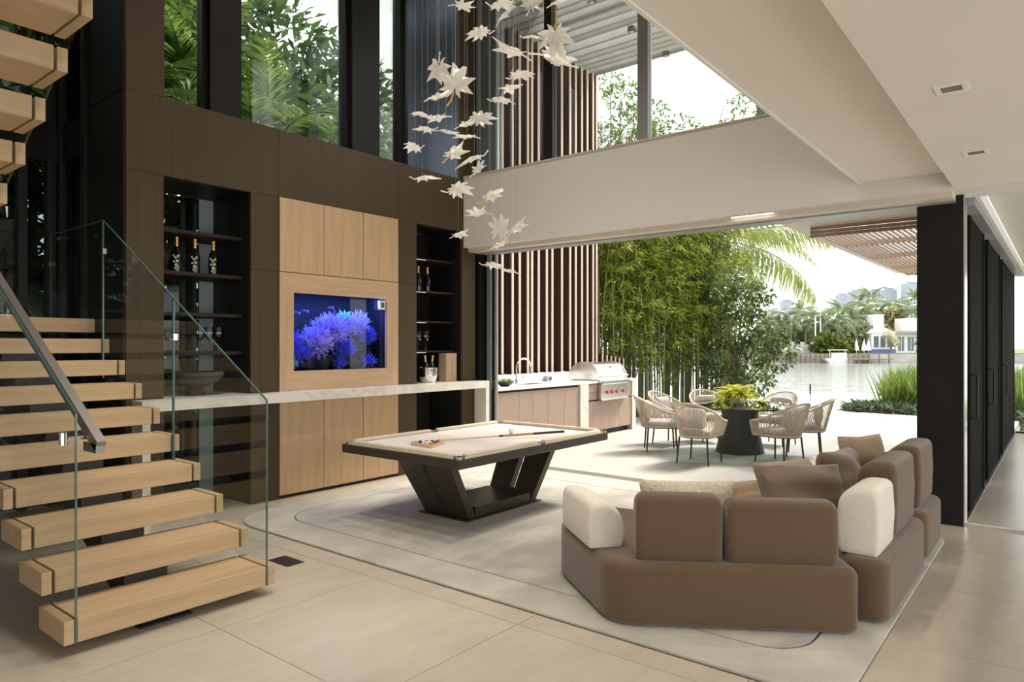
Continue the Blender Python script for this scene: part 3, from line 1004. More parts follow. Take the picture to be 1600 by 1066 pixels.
MB().prism(rrect(RX0 + .01, RX1 - .01, RY0 + .01, RY1 - .01, .42), .0005, .006, 'z').build('backing', 'rug_backing', rg)
po, pi_ = rrect(RX0, RX1, RY0, RY1, .44), rrect(RX0 + .33, RX1 - .27, RY0 + .27, RY1 - .27, .40)
n_ = len(po)
mb = MB()
mb.add([(x, y, .006) for x, y in po] + [(x, y, .018) for x, y in po] + [(x, y, .018) for x, y in pi_] + [(x, y, .006) for x, y in pi_],
       [q for i in range(n_) for j in [(i + 1) % n_] for q in ((i, j, n_ + j, n_ + i), (n_ + i, n_ + j, 2 * n_ + j, 2 * n_ + i), (2 * n_ + i, 2 * n_ + j, 3 * n_ + j, 3 * n_ + i))])
mb.build('border', 'rug_border', rg, bevel=.004)
MB().prism(rrect(RX0 + .342, RX1 - .282, RY0 + .282, RY1 - .282, .39), .006, .018, 'z').build('field', 'rug', rg, bevel=.004)
RZ = .018
fb = thing('floor_socket', (2.80, 4.28, 0), 'dark bronze floor socket cover set in the tiles beside the lowest tread', 'floor socket')
box('frame', 'floor_box', 2.73, 2.87, 4.16, 4.40, .0005, .003, fb)
box('flap', 'black_metal', 2.745, 2.855, 4.175, 4.385, .003, .005, fb)

# ------------------------------------------------------------------ pool table
PT = .67
pt = thing('pool_table', (4.86, 4.24, RZ), 'dark bronze pool table with ivory cloth and slanted legs on the rug', 'pool table')
px0, px1, py0, py1 = 3.79, 5.94, 3.54, 4.945
mb = MB()
mb.prism([(px0, py0), (px1, py0), (px1, py1), (px0, py1)], PT - .085, PT - .012, 'z').build('apron', 'table_bronze', pt, bevel=.004)
ri = .055
mb = MB()
for a in ((px0 + .01, px1 - .01, py0 + .01, py0 + ri), (px0 + .01, px1 - .01, py1 - ri, py1 - .01), (px0 + .01, px0 + ri, py0 + ri, py1 - ri), (px1 - ri, px1 - .01, py0 + ri, py1 - ri)):
    mb.box(*a, PT - .012, PT)
mb.build('top_rail', 'trim_cream', pt)
box('cloth_bed', 'felt', px0 + ri, px1 - ri, py0 + ri, py1 - ri, PT - .05 + .038, PT - .008, pt)
BED = PT - .008
pk = .075
xm = (px0 + px1) / 2
CU = PT + .022


def cushion(x0, x1, y0, y1):
    cx, cy = (x0 + x1) / 2, (y0 + y1) / 2
    MB().rbox((cx, cy, (BED + CU) / 2), (x1 - x0, y1 - y0, CU - BED), (.012, .012, .012), 3).build('cushion', 'rail_cream', pt, smooth=True)


for xa, xb in ((px0 + pk + .03, xm - .05), (xm + .05, px1 - pk - .03)):
    cushion(xa, xb, py0 + .02, py0 + .075)
    cushion(xa, xb, py1 - .075, py1 - .02)
cushion(px0 + .02, px0 + .075, py0 + pk + .03, py1 - pk - .03)
cushion(px1 - .075, px1 - .02, py0 + pk + .03, py1 - pk - .03)
for x, y in ((px0 + .055, py0 + .055), (px1 - .055, py0 + .055), (px0 + .055, py1 - .055), (px1 - .055, py1 - .055), (xm, py0 + .042), (xm, py1 - .042)):
    MB().lathe([(.048, PT - .02), (.048, PT + .004), (.036, PT + .004), (.034, PT - .01), (0, PT - .01)], x, y, 16).build('pocket', 'pocket_tan', pt, smooth=True)
by0, by1 = 3.985, 4.52
for sx in (-1, 1):
    xb, xt = 4.86 + sx * .475, 4.86 + sx * .80
    th = .085 * sx
    z0, z1 = RZ + .013, PT - .086
    pA, pB = by0, by1
    tA, tB = by0 - .06, by1 + .06
    ym = (pA + pB) / 2

    def leg(ya0, ya1, yb0, yb1, name='leg'):
        v = [(xb, ya0, z0), (xb, ya1, z0), (xb - th, ya1, z0), (xb - th, ya0, z0), (xt, yb0, z1), (xt, yb1, z1), (xt - th, yb1, z1), (xt - th, yb0, z1)]
        MB().add(v, [(0, 1, 2, 3), (7, 6, 5, 4), (4, 5, 1, 0), (5, 6, 2, 1), (6, 7, 3, 2), (7, 4, 0, 3)]).build(name, 'table_bronze', pt, bevel=.003)
    leg(pA, ym - .03, tA, ym - .03)
    leg(ym + .03, pB, ym + .03, tB)
    v = [(xb - th * .25, ym - .03, z0), (xb - th * .25, ym + .03, z0), (xb - th * .75, ym + .03, z0), (xb - th * .75, ym - .03, z0), (xb + (xt - xb) * .15 - th * .25, ym - .03, z0 + (z1 - z0) * .15), (xb + (xt - xb) * .15 - th * .25, ym + .03, z0 + (z1 - z0) * .15), (xb + (xt - xb) * .15 - th * .75, ym + .03, z0 + (z1 - z0) * .15), (xb + (xt - xb) * .15 - th * .75, ym - .03, z0 + (z1 - z0) * .15)]
    MB().add(v, [(0, 1, 2, 3), (7, 6, 5, 4), (4, 5, 1, 0), (5, 6, 2, 1), (6, 7, 3, 2), (7, 4, 0, 3)]).build('leg_bridge', 'table_bronze', pt)
box('plinth', 'table_bronze', 4.47, 5.25, by0, by1, RZ + .013, RZ + .10, pt, bevel=.003)
box('foot_plate', 'table_bronze', 4.33, 5.39, by0 - .03, by1 + .03, RZ, RZ + .012, pt)

# balls, rack, cue
tcx, tcy, ta = 4.19, 4.24, R(-6)


def tl(u, v):
    return (tcx + u * math.cos(ta) - v * math.sin(ta), tcy + u * math.sin(ta) + v * math.cos(ta))


rk = thing('ball_rack', (tcx, tcy, BED), 'light wooden triangle rack holding the coloured balls on the pool table', 'ball rack')
BR = .024
tri = [(-.115, -.135), (-.115, .135), (.13, 0)]
for i in range(3):
    a, b_ = tri[i], tri[(i + 1) % 3]
    p, q = Vector(tl(*a)), Vector(tl(*b_))
    d = (q - p).normalized()
    nn = Vector((-d.y, d.x)) * .007
    MB().prism([tuple(p - nn), tuple(q - nn), tuple(q + nn), tuple(p + nn)], BED + .0005, BED + .029, 'z').build('side', 'cue_maple', rk)
BC = [('yellow', (.75, .45, .02)), ('blue', (.02, .06, .35)), ('red', (.55, .02, .02)), ('purple', (.12, .03, .22)), ('orange', (.75, .20, .02)), ('green', (.02, .17, .06)), ('maroon', (.22, .02, .02)), ('black', (.008, .008, .008))]
for nm, c_ in BC:
    M('ball_' + nm, c_, rough=.08, spec=.6)
M('ball_white', (.78, .73, .62), rough=.08, spec=.6)
order = [0, 2, 10, 3, 7, 13, 5, 12, 6, 9, 4, 11, 14, 1, 8]
k = 0
for row in range(5):
    for j in range(row + 1):
        num = order[k]
        k += 1
        u, v_ = .085 - row * BR * 1.74, (j - row / 2) * BR * 2.02
        x, y = tl(u, v_)
        cn = BC[num % 8][0]
        striped = num > 7
        b_ = thing('billiard_ball', (x, y, BED), ('%s striped billiard ball' if striped else 'solid %s billiard ball') % cn + ' in the wooden rack', 'ball', 'racked balls')
        if not striped:
            MB().ball((x, y, BED + BR), BR, 16, 10).build('sphere', 'ball_' + cn, b_, smooth=True)
        else:
            MB().ball((x, y, BED + BR), BR, 16, 10).build('sphere', 'ball_white', b_, smooth=True)
            s_ = MB().lathe([(BR * 1.006 * math.cos(t), BR * 1.006 * math.sin(t)) for t in (-.5, -.25, 0, .25, .5)], 0, 0, 18)
            s_.f = s_.f[:-2]
            rot = Matrix.Rotation(rng.uniform(.6, 1.3), 3, 'X') @ Matrix.Rotation(rng.uniform(-1, 1), 3, 'Y')
            s_.v = [tuple(rot @ Vector(p) + Vector((x, y, BED + BR))) for p in s_.v]
            s_.build('stripe', 'ball_' + cn, b_, smooth=True)
MB().ball((5.22, 4.19, BED + .028), .028, 18, 12).build('cue_ball', 'ivory', None, smooth=True, label='ivory cue ball lying alone on the pale cloth', cat='ball')
cu = thing('cue_stick', (4.8, 4.0, BED), 'wooden billiard cue with dark butt lying across the pool table', 'cue')
ca_, cb_ = Vector((4.16, 4.45, BED + .012)), Vector((5.42, 3.71, CU + .012))
for s0, s1, r0, r1, m_, nm in ((0, .012, .006, .006, 'cue_dark', 'tip'), (.012, .55, .006, .009, 'cue_maple', 'shaft'), (.55, .58, .0095, .0095, 'cue_dark', 'joint'), (.58, .78, .0095, .011, 'slat_wood', 'forearm'), (.78, 1, .011, .013, 'cue_dark', 'butt')):
    MB().tube([ca_.lerp(cb_, s0), ca_.lerp(cb_, s1)], [r0, r1], 8).build(nm, m_, cu, smooth=True)

# ------------------------------------------------------------------ sofa
SZ = .36
m1 = thing('corner_sofa', (3.9, 1.7, RZ), 'brown angled sofa module whose long back faces the camera', 'sofa')
u = Vector((.68, -1.05)).normalized()
w = Vector((-u.y, u.x))
P0 = Vector((3.215, 1.885))


def rpoly(poly, z0, z1, r, name, mat, par, n=5):
    """prism with rounded plan corners and rounded top and bottom edges"""
    out = []
    k = len(poly)
    for i in range(k):
        p, a, b_ = Vector(poly[i]), Vector(poly[i - 1]), Vector(poly[(i + 1) % k])
        rr = r[i] if isinstance(r, (list, tuple)) else r
        d1, d2 = (a - p).normalized(), (b_ - p).normalized()
        for t in range(n + 1):
            s_ = t / n
            out.append((p + d1 * rr * (1 - s_) ** 2 + d2 * rr * s_ ** 2))
    c = sum(out, Vector((0, 0))) / len(out)
    N = len(out)
    lev = []
    e = .05
    for t in range(5):
        a = PI / 2 * t / 4
        lev.append((e * (1 - math.sin(a)), z0 + e * .8 * (1 - math.cos(a))))
    for t in range(7):
        a = PI / 2 * t / 6
        lev.append((e * (1 - math.cos(a)), z1 - e * (1 - math.sin(a))))
    ns = []
    for i in range(N):
        d = (out[(i + 1) % N] - out[i - 1])
        ns.append(Vector((-d.y, d.x)).normalized())
    if sum((out[i].x * out[(i + 1) % N].y - out[(i + 1) % N].x * out[i].y) for i in range(N)) < 0:
        ns = [-q for q in ns]
    v, f = [], []
    for ins, z in lev:
        v += [(p.x + q.x * ins, p.y + q.y * ins, z) for p, q in zip(out, ns)]
    for i in range(len(lev) - 1):
        for j in range(N):
            f.append((i * N + j, i * N + (j + 1) % N, (i + 1) * N + (j + 1) % N, (i + 1) * N + j))
    f += [tuple(range(N))[::-1], tuple(range((len(lev) - 1) * N, len(lev) * N))]
    return MB().add(v, f).build(name, mat, par, smooth=True)


A = P0 - u * .02
B_ = P0 + u * 1.27
poly = [tuple(A), tuple(B_), tuple(B_ + w * .62), tuple(P0 + w * 1.05 + u * .62), (4.35, 2.78), (3.75, 2.62)]
rpoly(poly, RZ, SZ, [.16, .07, .1, .12, .2, .16], 'seat_base', 'sofa_brown', m1)


def block(cx, cy, L, D, z0, h, ang, mat, par, nm='back_cushion', flip=1, ri=.13):
    """upholstered block: flat outer face (local -y * flip), broad rounding on the inner top edge, softly rounded ends"""
    ro = .045
    prof = [(-D / 2 + .015, 0), (-D / 2, .03), (-D / 2 - .008, h * .5)]
    prof += [(-D / 2 + ro - ro * math.cos(a), h - ro + ro * math.sin(a)) for a in [PI / 2 * k / 5 for k in range(6)]]
    prof += [(D / 2 - ri + ri * math.sin(a), h - ri + ri * math.cos(a)) for a in [PI / 2 * k / 8 for k in range(9)]]
    prof += [(D / 2 + .012, h * .35), (D / 2, .03), (D / 2 - .015, 0)]
    prof = [(y * flip, z) for y, z in prof]
    if flip < 0:
        prof = prof[::-1]
    yc, zc = 0, h * .45
    st_ = []
    re_ = .05
    for k in range(6):
        a = PI / 2 * k / 5
        st_.append((-L / 2 + re_ * (1 - math.sin(a)), re_ * (1 - math.cos(a))))
    st_ = [(-L / 2 + re_ * (1 - math.cos(PI / 2 * k / 5)), re_ * (1 - math.sin(PI / 2 * k / 5))) for k in range(6)]
    st_ += [(-x, e) for x, e in st_[::-1]]
    N = len(prof)
    v, f = [], []
    ca, sa = math.cos(ang), math.sin(ang)
    for x, e in st_:
        for y, z in prof:
            dy, dz = y - yc, z - zc
            ky = 1 - e / (D * .5) * .55
            kz = 1 - e / (h * .55) * (.9 if dz > 0 else .25)
            y_, z_ = yc + dy * ky, zc + dz * kz
            puff = .008 * (1 - (2 * x / L) ** 2) if z > h * .6 else 0
            v.append((cx + x * ca - y_ * sa, cy + x * sa + y_ * ca, z0 + z_ + puff))
    for a in range(len(st_) - 1):
        for b_ in range(N):
            f.append((a * N + b_, (a + 1) * N + b_, (a + 1) * N + (b_ + 1) % N, a * N + (b_ + 1) % N))
    f += [tuple(range(N)), tuple(range((len(st_) - 1) * N, len(st_) * N))[::-1]]
    return MB().add(v, f).build(nm, mat, par, smooth=True)


ua = math.atan2(u.y, u.x)
c1 = P0 + u * (.12 + .235) + w * (.04 + .12)
block(c1.x, c1.y, .46, .22, SZ - .004, .355, ua, 'sofa_brown', m1)
c2 = P0 + u * (.60 + .295) + w * (.04 + .12)
block(c2.x, c2.y, .57, .22, SZ - .004, .335, ua, 'sofa_brown', m1)
ch = Vector((.30, .37)).normalized()
ca2 = Vector((3.60, 2.26))
block(ca2.x, ca2.y, .55, .22, SZ - .004, .265, math.atan2(ch.y, ch.x), 'sofa_cream', m1, 'arm_cushion', -1, .15)

m2 = thing('sofa_module', (4.75, 1.2, RZ), 'brown sofa module with a cream end cushion, next to the angled module', 'sofa', 'straight sofa modules')
rpoly([(4.11, .735), (5.40, .735), (5.40, 1.62), (4.475, 1.62), (4.475, 1.175), (4.11, .935)], RZ, SZ, [.10, .1, .06, .06, .03, .05], 'seat_base', 'sofa_brown', m2)
block(4.40, .90, .43, .22, SZ - .004, .375, 0, 'sofa_cream', m2, 'end_cushion')
block(5.015, .91, .66, .23, SZ - .004, .45, 0, 'sofa_brown', m2)
m3 = thing('sofa_module', (5.9, 1.2, RZ), 'brown sofa module standing closest to the dark column', 'sofa', 'straight sofa modules')
rpoly([(5.53, .745), (6.29, .745), (6.29, 1.62), (5.53, 1.62)], RZ, SZ, .1, 'seat_base', 'sofa_brown', m3)
block(5.94, .92, .62, .23, SZ - .004, .44, 0, 'sofa_brown', m3)


def pillow(name, c, size, rx, rz, mat, label, seed, puff=.36):
    rr = random.Random(seed)
    N = 18
    v, f = [], []
    W_, H_, T_ = size
    ph = [rr.uniform(0, 6) for _ in range(4)]
    for side in (1, -1):
        for i in range(N + 1):
            for j in range(N + 1):
                a, b_ = 2 * i / N - 1, 2 * j / N - 1
                pin = 1 - .07 * (1 - abs(a)) * abs(b_) - .07 * (1 - abs(b_)) * abs(a)
                t = ((1 - a * a) * (1 - b_ * b_)) ** puff
                wr = 1 + .10 * math.sin(4 * a + ph[0] + 3 * b_) + .08 * math.sin(7 * b_ + ph[1])
                v.append((a * W_ / 2 * pin, side * T_ / 2 * t * wr, b_ * H_ / 2 * pin + H_ / 2))
        k = (N + 1) ** 2 * (0 if side == 1 else 1)
        for i in range(N):
            for j in range(N):
                q = (k + i * (N + 1) + j, k + (i + 1) * (N + 1) + j, k + (i + 1) * (N + 1) + j + 1, k + i * (N + 1) + j + 1)
                f.append(q[::-1] if side == 1 else q)
    mt = Matrix.Translation(c) @ Matrix.Rotation(rz, 4, 'Z') @ Matrix.Rotation(rx, 4, 'X')
    mb = MB().add([tuple(mt @ Vector(p)) for p in v], f)
    return mb.build(name, mat, None, smooth=True, label=label, cat='cushion', group='loose cushions on the sofa')


pillow('throw_pillow', (4.24, 1.93, SZ + .005), (.62, .27, .15), R(-8), ua, 'fluffy', 'fluffy cream lumbar cushion behind the square brown back block', 1)
pillow('throw_pillow', (4.72, 1.30, SZ + .005), (.60, .40, .26), R(-30), R(-48), 'velvet_taupe', 'taupe velvet cushion leaning in the sofa corner', 2)
pillow('throw_pillow', (5.62, 1.26, SZ + .005), (.46, .38, .26), R(-18), R(-12), 'velvet_taupe', 'round taupe cushion beside the crumpled sand cushion', 3)
pillow('throw_pillow', (6.10, 1.22, SZ + .005), (.46, .44, .17), R(-14), R(-30), 'linen_sand', 'sand linen cushion with a raised corner by the last back block', 4)
pillow('throw_pillow', (5.20, 1.48, SZ + .005), (.54, .36, .17), R(-35), R(-28), 'linen_sand', 'crumpled sand cushion between the two taupe cushions', 5)
pillow('throw_pillow', (4.86, 1.62, SZ + .005), (.46, .26, .16), R(-50), R(-40), 'linen_sand', 'flattened sand cushion in front of the corner cushion', 6)

# ------------------------------------------------------------------ outdoor kitchen
KF, KB = 6.15, 6.80
ku = thing('sink_cabinet', (8.4, 6.5, 0), 'taupe outdoor sink cabinet with flat doors', 'cabinet')
box('carcass', 'shelf_wood', 7.33, 9.42, KF + .025, KB, .09, .875, ku)
box('plinth', 'niche_black', 7.35, 9.40, KF + .08, KB, 0, .09, ku)
xd = [7.33, 7.839, 8.161, 8.55, 8.99, 9.418]
for a, b_ in zip(xd[:-1], xd[1:]):
    box('door', 'taupe_front', a + .003, b_ - .003, KF, KF + .024, .09, .85, ku)
kg = thing('grill_cabinet', (10.4, 6.5, 0), 'taupe outdoor cabinet with drawers beneath the steel grill', 'cabinet')
box('carcass', 'shelf_wood', 9.68, 11.14, KF + .025, KB, .09, .875, kg)
box('plinth', 'niche_black', 9.70, 11.12, KF + .08, KB, 0, .09, kg)
for a, b_ in ((9.68, 10.07), (10.07, 10.38), (10.38, 10.72), (10.72, 11.14)):
    box('door', 'taupe_front', a + .003, b_ - .003, KF, KF + .024, .09, .585, kg)
for a, b_ in ((9.68, 9.98), (10.90, 11.14)):
    for z0, z1 in ((.61, .735), (.74, .868)):
        box('drawer', 'taupe_front', a + .003, b_ - .003, KF, KF + .024, z0, z1, kg)
kt = thing('kitchen_worktop', (9.2, 6.5, 0), 'white quartz worktop with marble side panels on the outdoor kitchen', 'worktop')
for x0, x1 in ((7.30, 8.28), (8.84, 9.98), (10.90, 11.27)):
    box('slab', 'quartz', x0, x1, KF - .02, KB, .885, .925, kt)
box('slab', 'quartz', 8.28, 8.84, KF - .02, 6.36, .885, .925, kt)
box('slab', 'quartz', 8.28, 8.84, 6.66, KB, .885, .925, kt)
box('slab', 'quartz', 9.98, 10.90, 6.70, KB, .885, .925, kt)
box('backsplash', 'quartz', 7.30, 11.27, KB, KB + .03, .60, 1.06, kt)
box('side_panel', 'marble', 9.425, 9.672, KF - .02, KB, 0, .884, kt)
box('side_panel', 'marble', 11.145, 11.27, KF - .02, KB, 0, .884, kt)
sk = thing('sink', (8.56, 6.51, .75), 'undermount steel sink in the white worktop below the tap', 'sink')
box('basin_floor', 'steel', 8.28, 8.84, 6.36, 6.66, .876, .88, sk)
for a in ((8.28, 8.286, 6.36, 6.66), (8.834, 8.84, 6.36, 6.66), (8.286, 8.834, 6.36, 6.366), (8.286, 8.834, 6.654, 6.66)):
    box('basin_wall', 'steel', *a, .88, .92, sk)
fc = thing('kitchen_tap', (8.22, 6.50, .925), 'tall arched steel tap on the outdoor worktop', 'tap')
pts = [(8.22, 6.5, .93), (8.22, 6.5, 1.18)] + [(8.22 + .17 - .17 * math.cos(a), 6.5 - .02 * math.sin(a / 2), 1.18 + .14 * math.sin(a)) for a in [PI * k / 10 for k in range(1, 11)]] + [(8.56, 6.48, 1.10)]
MB().tube(pts, .014, 10).build('spout', 'steel', fc, smooth=True)
MB().lathe([(.03, .925), (.03, .94), (.022, .945), (.022, 1.0), (.015, 1.01)], 8.22, 6.5, 14).build('base', 'steel', fc, smooth=True)
MB().tube([(8.22, 6.5, .985), (8.33, 6.46, .985), (8.335, 6.46, 1.06)], .009, 8).build('lever', 'steel', fc, smooth=True)
gb = thing('green_bowl', (7.90, 6.50, .925), 'shallow dark bowl filled with bright green succulents on the worktop', 'bowl')
MB().lathe([(0, .925), (.06, .925), (.12, .965), (.145, 1.0), (.135, 1.0), (.11, .97), (0, .965)], 7.82, 6.40, 20).build('bowl', 'dark_bowl', gb, smooth=True)
for k in range(9):
    a = k * 2.4
    r_ = .02 + .025 * (k ** .5)
    cx, cy = 7.82 + r_ * math.cos(a), 6.40 + r_ * math.sin(a)
    pl_ = MB()
    for q in range(9):
        w_ = q * 2.4
        d = Vector((math.cos(w_), math.sin(w_), .9)).normalized()
        b0 = Vector((cx, cy, .985 + .02 * rng.random()))
        s_ = d.orthogonal().normalized() * .011
        pl_.add([b0, b0 + d * .03 + s_, b0 + d * .055, b0 + d * .03 - s_, b0 + d * .03 + Vector((0, 0, .008))], [(0, 1, 4), (1, 2, 4), (2, 3, 4), (3, 0, 4)])
    pl_.build('succulent', 'plant_lime', gb)
ot = thing('outlet_box', (9.40, 6.74, .925), 'small grey outlet box on the worktop against the backsplash', 'outlet')
box('case', 'frame_grey', 9.30, 9.44, 6.70, 6.785, .925, 1.01, ot, bevel=.008)
MB().lathe([(.022, 0), (.022, .008), (0, .008)], 0, 0, 14).build('dial', 'black_metal', None).parent = ot
ot.children[-1].rotation_euler = (PI / 2, 0, 0)
ot.children[-1].location = (-.015, -.04, .045)

gr = thing('gas_grill', (10.44, 6.4, .6), 'stainless built in gas grill with domed hood and red knobs', 'grill')
prof = []
for k in range(13):
    a = PI * k / 12
    prof.append((6.43 - .30 * math.cos(a), .935 + .30 * math.sin(a) ** .8))
MB().prism(prof + [], 10.02, 10.88, 'x').build('hood', 'steel', gr, smooth=True)
pl2 = [(6.43 + (y - 6.43) * 1.03, .93 + (z - .93) * 1.03) for y, z in prof]
MB().prism(pl2, 9.985, 10.02, 'x').build('hood_end', 'steel', gr, smooth=True)
MB().prism(pl2, 10.88, 10.915, 'x').build('hood_end', 'steel', gr, smooth=True)
MB().tube([(10.02, 6.075, 1.0), (10.88, 6.075, 1.0)], .016, 10).tube([(10.08, 6.13, .99), (10.08, 6.075, 1.0)], .01, 6).tube([(10.82, 6.13, .99), (10.82, 6.075, 1.0)], .01, 6).build('handle', 'steel', gr, smooth=True)
box('drip_ledge', 'steel', 9.985, 10.93, 6.05, 6.70, .86, .932, gr, bevel=.012)
box('control_panel', 'steel', 9.985, 10.895, 6.085, 6.149, .61, .858, gr, bevel=.006)
box('control_lip', 'steel', 9.97, 10.91, 6.06, 6.149, .59, .61, gr)
for x in (10.17, 10.33, 10.49, 10.72):
    kn = MB().lathe([(.036, 0), (.034, .025), (.02, .03), (0, .03)], 0, 0, 16)
    kn.v = [(x + p[0], 6.085 - p[2], .73 + p[1]) for p in kn.v]
    kn.f = [q[::-1] for q in kn.f]
    k_ = kn.build('knob', 'knob_red', gr, smooth=True)
    bz = MB().lathe([(.046, 0), (.044, .008), (.036, .008)], 0, 0, 16)
    bz.v = [(x + p[0], 6.085 - p[2], .73 + p[1]) for p in bz.v]
    bz.build('bezel', 'chrome', k_, smooth=True)
MB().prism([(10.42, 1.13), (10.48, 1.16), (10.47, 1.17), (10.41, 1.14)], 6.17, 6.19, 'y').build('emblem', 'steel_dark', gr)

# fin screen behind the kitchen, turning over into a pergola
fs = thing('fin_screen', (9.7, 7.0, 1.06), 'tall screen of dark brown vertical fins with pale edges behind the kitchen', 'screen')
pg = thing('pergola', (9.8, 4.6, 6.6), 'grey slatted pergola overhead seen through the high window', 'pergola')
fx = [8.10, 8.365, 8.622, 8.807, 9.025, 9.139, 9.324, 9.555, 9.718, 10.009, 10.266, 10.45, 10.653, 10.839, 11.037, 11.161]
for i, x in enumerate(fx):
    dpt = (.30, .26, .34)[i % 3] if i < 15 else .25
    f_ = box('fin', 'fin_brown', x - .024, x + .024, 6.905, 6.905 + dpt, 1.062, 6.62, fs)
    box('sunlit_edge', 'fin_sunlit', x - .026, x + .026, 6.89, 6.905, 1.062, 6.62, f_)  # thin cream strip painting the sunlit front of the fin
    box('beam', 'pergola_grey', x - .03, x + .03, .9, 7.15, 6.62, 6.80, pg)
box('rail', 'fin_brown', 8.05, 11.2, 7.27, 7.30, 1.2, 1.32, fs)
box('rail', 'fin_brown', 8.05, 11.2, 7.27, 7.30, 4.4, 4.52, fs)
for y in (6.85, 4.6, 2.4):
    box('purlin', 'pergola_grey', 8.05, 11.2, y, y + .05, 6.80, 6.9, pg)
for i in range(5):
    x, y = 8.6 + (i % 3) * 1.2, 5.4 - (i // 3) * 1.6
    sp = thing('spotlight', (x, y, 6.53), 'small grey cube spotlight under the pergola, %s' % ('beside the dark mullion', 'above the fin tops', 'near the far pergola edge', 'over the terrace middle', 'toward the canopy side')[i], 'spotlight', 'pergola spotlights')
    box('body', 'steel_dark', x - .05, x + .05, y - .05, y + .05, 6.53, 6.61, sp)
    box('lens', 'downlight_white', x - .03, x + .03, y - .03, y + .03, 6.525, 6.53, sp)
lf = thing('low_fin_screen', (11.9, 7.0, 0), 'short run of low brown fins beyond the grill', 'screen')
for k in range(6):
    x = 11.38 + k * .16
    f_ = box('fin', 'fin_brown', x - .02, x + .02, 6.905, 7.12, 0, 1.36 - k * .02, lf)
    box('sunlit_edge', 'fin_sunlit', x - .021, x + .021, 6.893, 6.905, 0, 1.36 - k * .02, f_)  # same painted sun edge on the low fins

# ------------------------------------------------------------------ outdoor dining
TC = Vector((9.74, 3.63))
dt = thing('round_dining_table', (TC.x, TC.y, 0), 'round outdoor table with green glass top on a dark conical base', 'table')
MB().lathe([(0, 0), (.335, 0), (.335, .01), (.24, .40), (.26, .645), (.30, .655), (0, .655)], TC.x, TC.y, 40).build('pedestal', 'cone_grey', dt, smooth=True)
MB().lathe([(0, .656), (.84, .656), (.845, .662), (.845, .672), (.84, .678), (0, .678)], TC.x, TC.y, 56).build('glass_top', 'table_glass', dt, smooth=True)


def smooth01(t):
    t = max(0, min(1, t))
    return t * t * (3 - 2 * t)


def U(t, grow=0.):
    """plan of the shell, facing +x; t in 0..1"""
    r_, back = .255 + grow, -.03
    s1 = .26 - back
    arc = PI * r_
    tot = 2 * s1 + arc
    d = t * tot
    if d < s1:
        return (.26 - d, r_)
    if d > s1 + arc:
        return (back + (d - s1 - arc), -r_)
    a = PI / 2 + (d - s1) / r_
    return (back + r_ * math.cos(a), r_ * math.sin(a))


def make_chair():
    root = thing('rope_armchair', (0, 0, 0))
    bz = .36
    low = [(*U(i / 40, -.035), bz) for i in range(41)]

    def up(t):
        b_ = smooth01(1 - abs(t - .5) * 2.1)
        x, y = U(t, .02 + .03 * b_)
        return (x - .03 * b_, y, .545 + .245 * smooth01(1 - abs(t - .5) * 2.0))
    hi = [up(i / 40) for i in range(41)]
    MB().tube([low[0]] + hi + [low[-1]], .014, 7).build('top_rim', 'rope', root, smooth=True)
    MB().tube(low, .014, 6).build('seat_rim', 'rope', root, smooth=True)
    mb = MB()
    N = 62
    for i in range(N + 1):
        t = i / N
        a = Vector((*U(t, -.035), bz))
        b_ = Vector(up(t))
        mb.tube([a, (a + b_) / 2 + Vector((0, 0, 0)), b_], .0062, 4, False)
    mb.build('rope_weave', 'rope', root, kind='stuff')
    poly = [U(i / 20, -.05) for i in range(21)]
    MB().prism(poly, .335, .352, 'z').build('seat_pan', 'chair_leg', root)
    MB().rbox((.02, 0, .405), (.44, .40, .085), (.06, .06, .035), 4).build('seat_cushion', 'seat_fabric', root, smooth=True)
    MB().rbox((-.165, 0, .585), (.11, .34, .26), (.045, .07, .07), 4).build('back_cushion', 'seat_fabric', root, smooth=True)
    for sx, sy in ((1, 1), (1, -1), (-1, 1), (-1, -1)):
        x0, y0 = (.21 if sx > 0 else -.17), sy * .185
        MB().tube([(x0, y0, .345), (x0 + sx * .025, y0 + sy * .03, 0)], [.013, .011], 8).build('leg', 'chair_leg', root, smooth=True)
    return root


ch0 = make_chair()
CL = [(8.50, 3.71, 0, 'beige rope armchair seen from its back, between table and pool room'),
      (9.17, 2.88, 73, 'beige rope armchair seen from behind, nearest the brown cushions'),
      (9.98, 2.80, 103, 'beige rope armchair in profile closest to the grass planter'),
      (9.16, 4.60, -58, 'beige rope armchair nearest the outdoor grill'),
      (9.92, 4.78, -98, 'beige rope armchair backing on to the bamboo, beside the grill side chair'),
      (10.60, 4.44, -134, 'beige rope armchair under the broadleaf tree beyond the fern'),
      (10.86, 3.48, 172, 'beige rope armchair on the far side facing the room, against the water')]
for i, (x, y, a, lb) in enumerate(CL):
    c_ = ch0 if i == 0 else copy_tree(ch0)
    c_.location = (x, y, 0)
    c_.rotation_euler = (0, 0, R(a))
    setp(c_, lb, 'chair', 'rope chairs round the table')

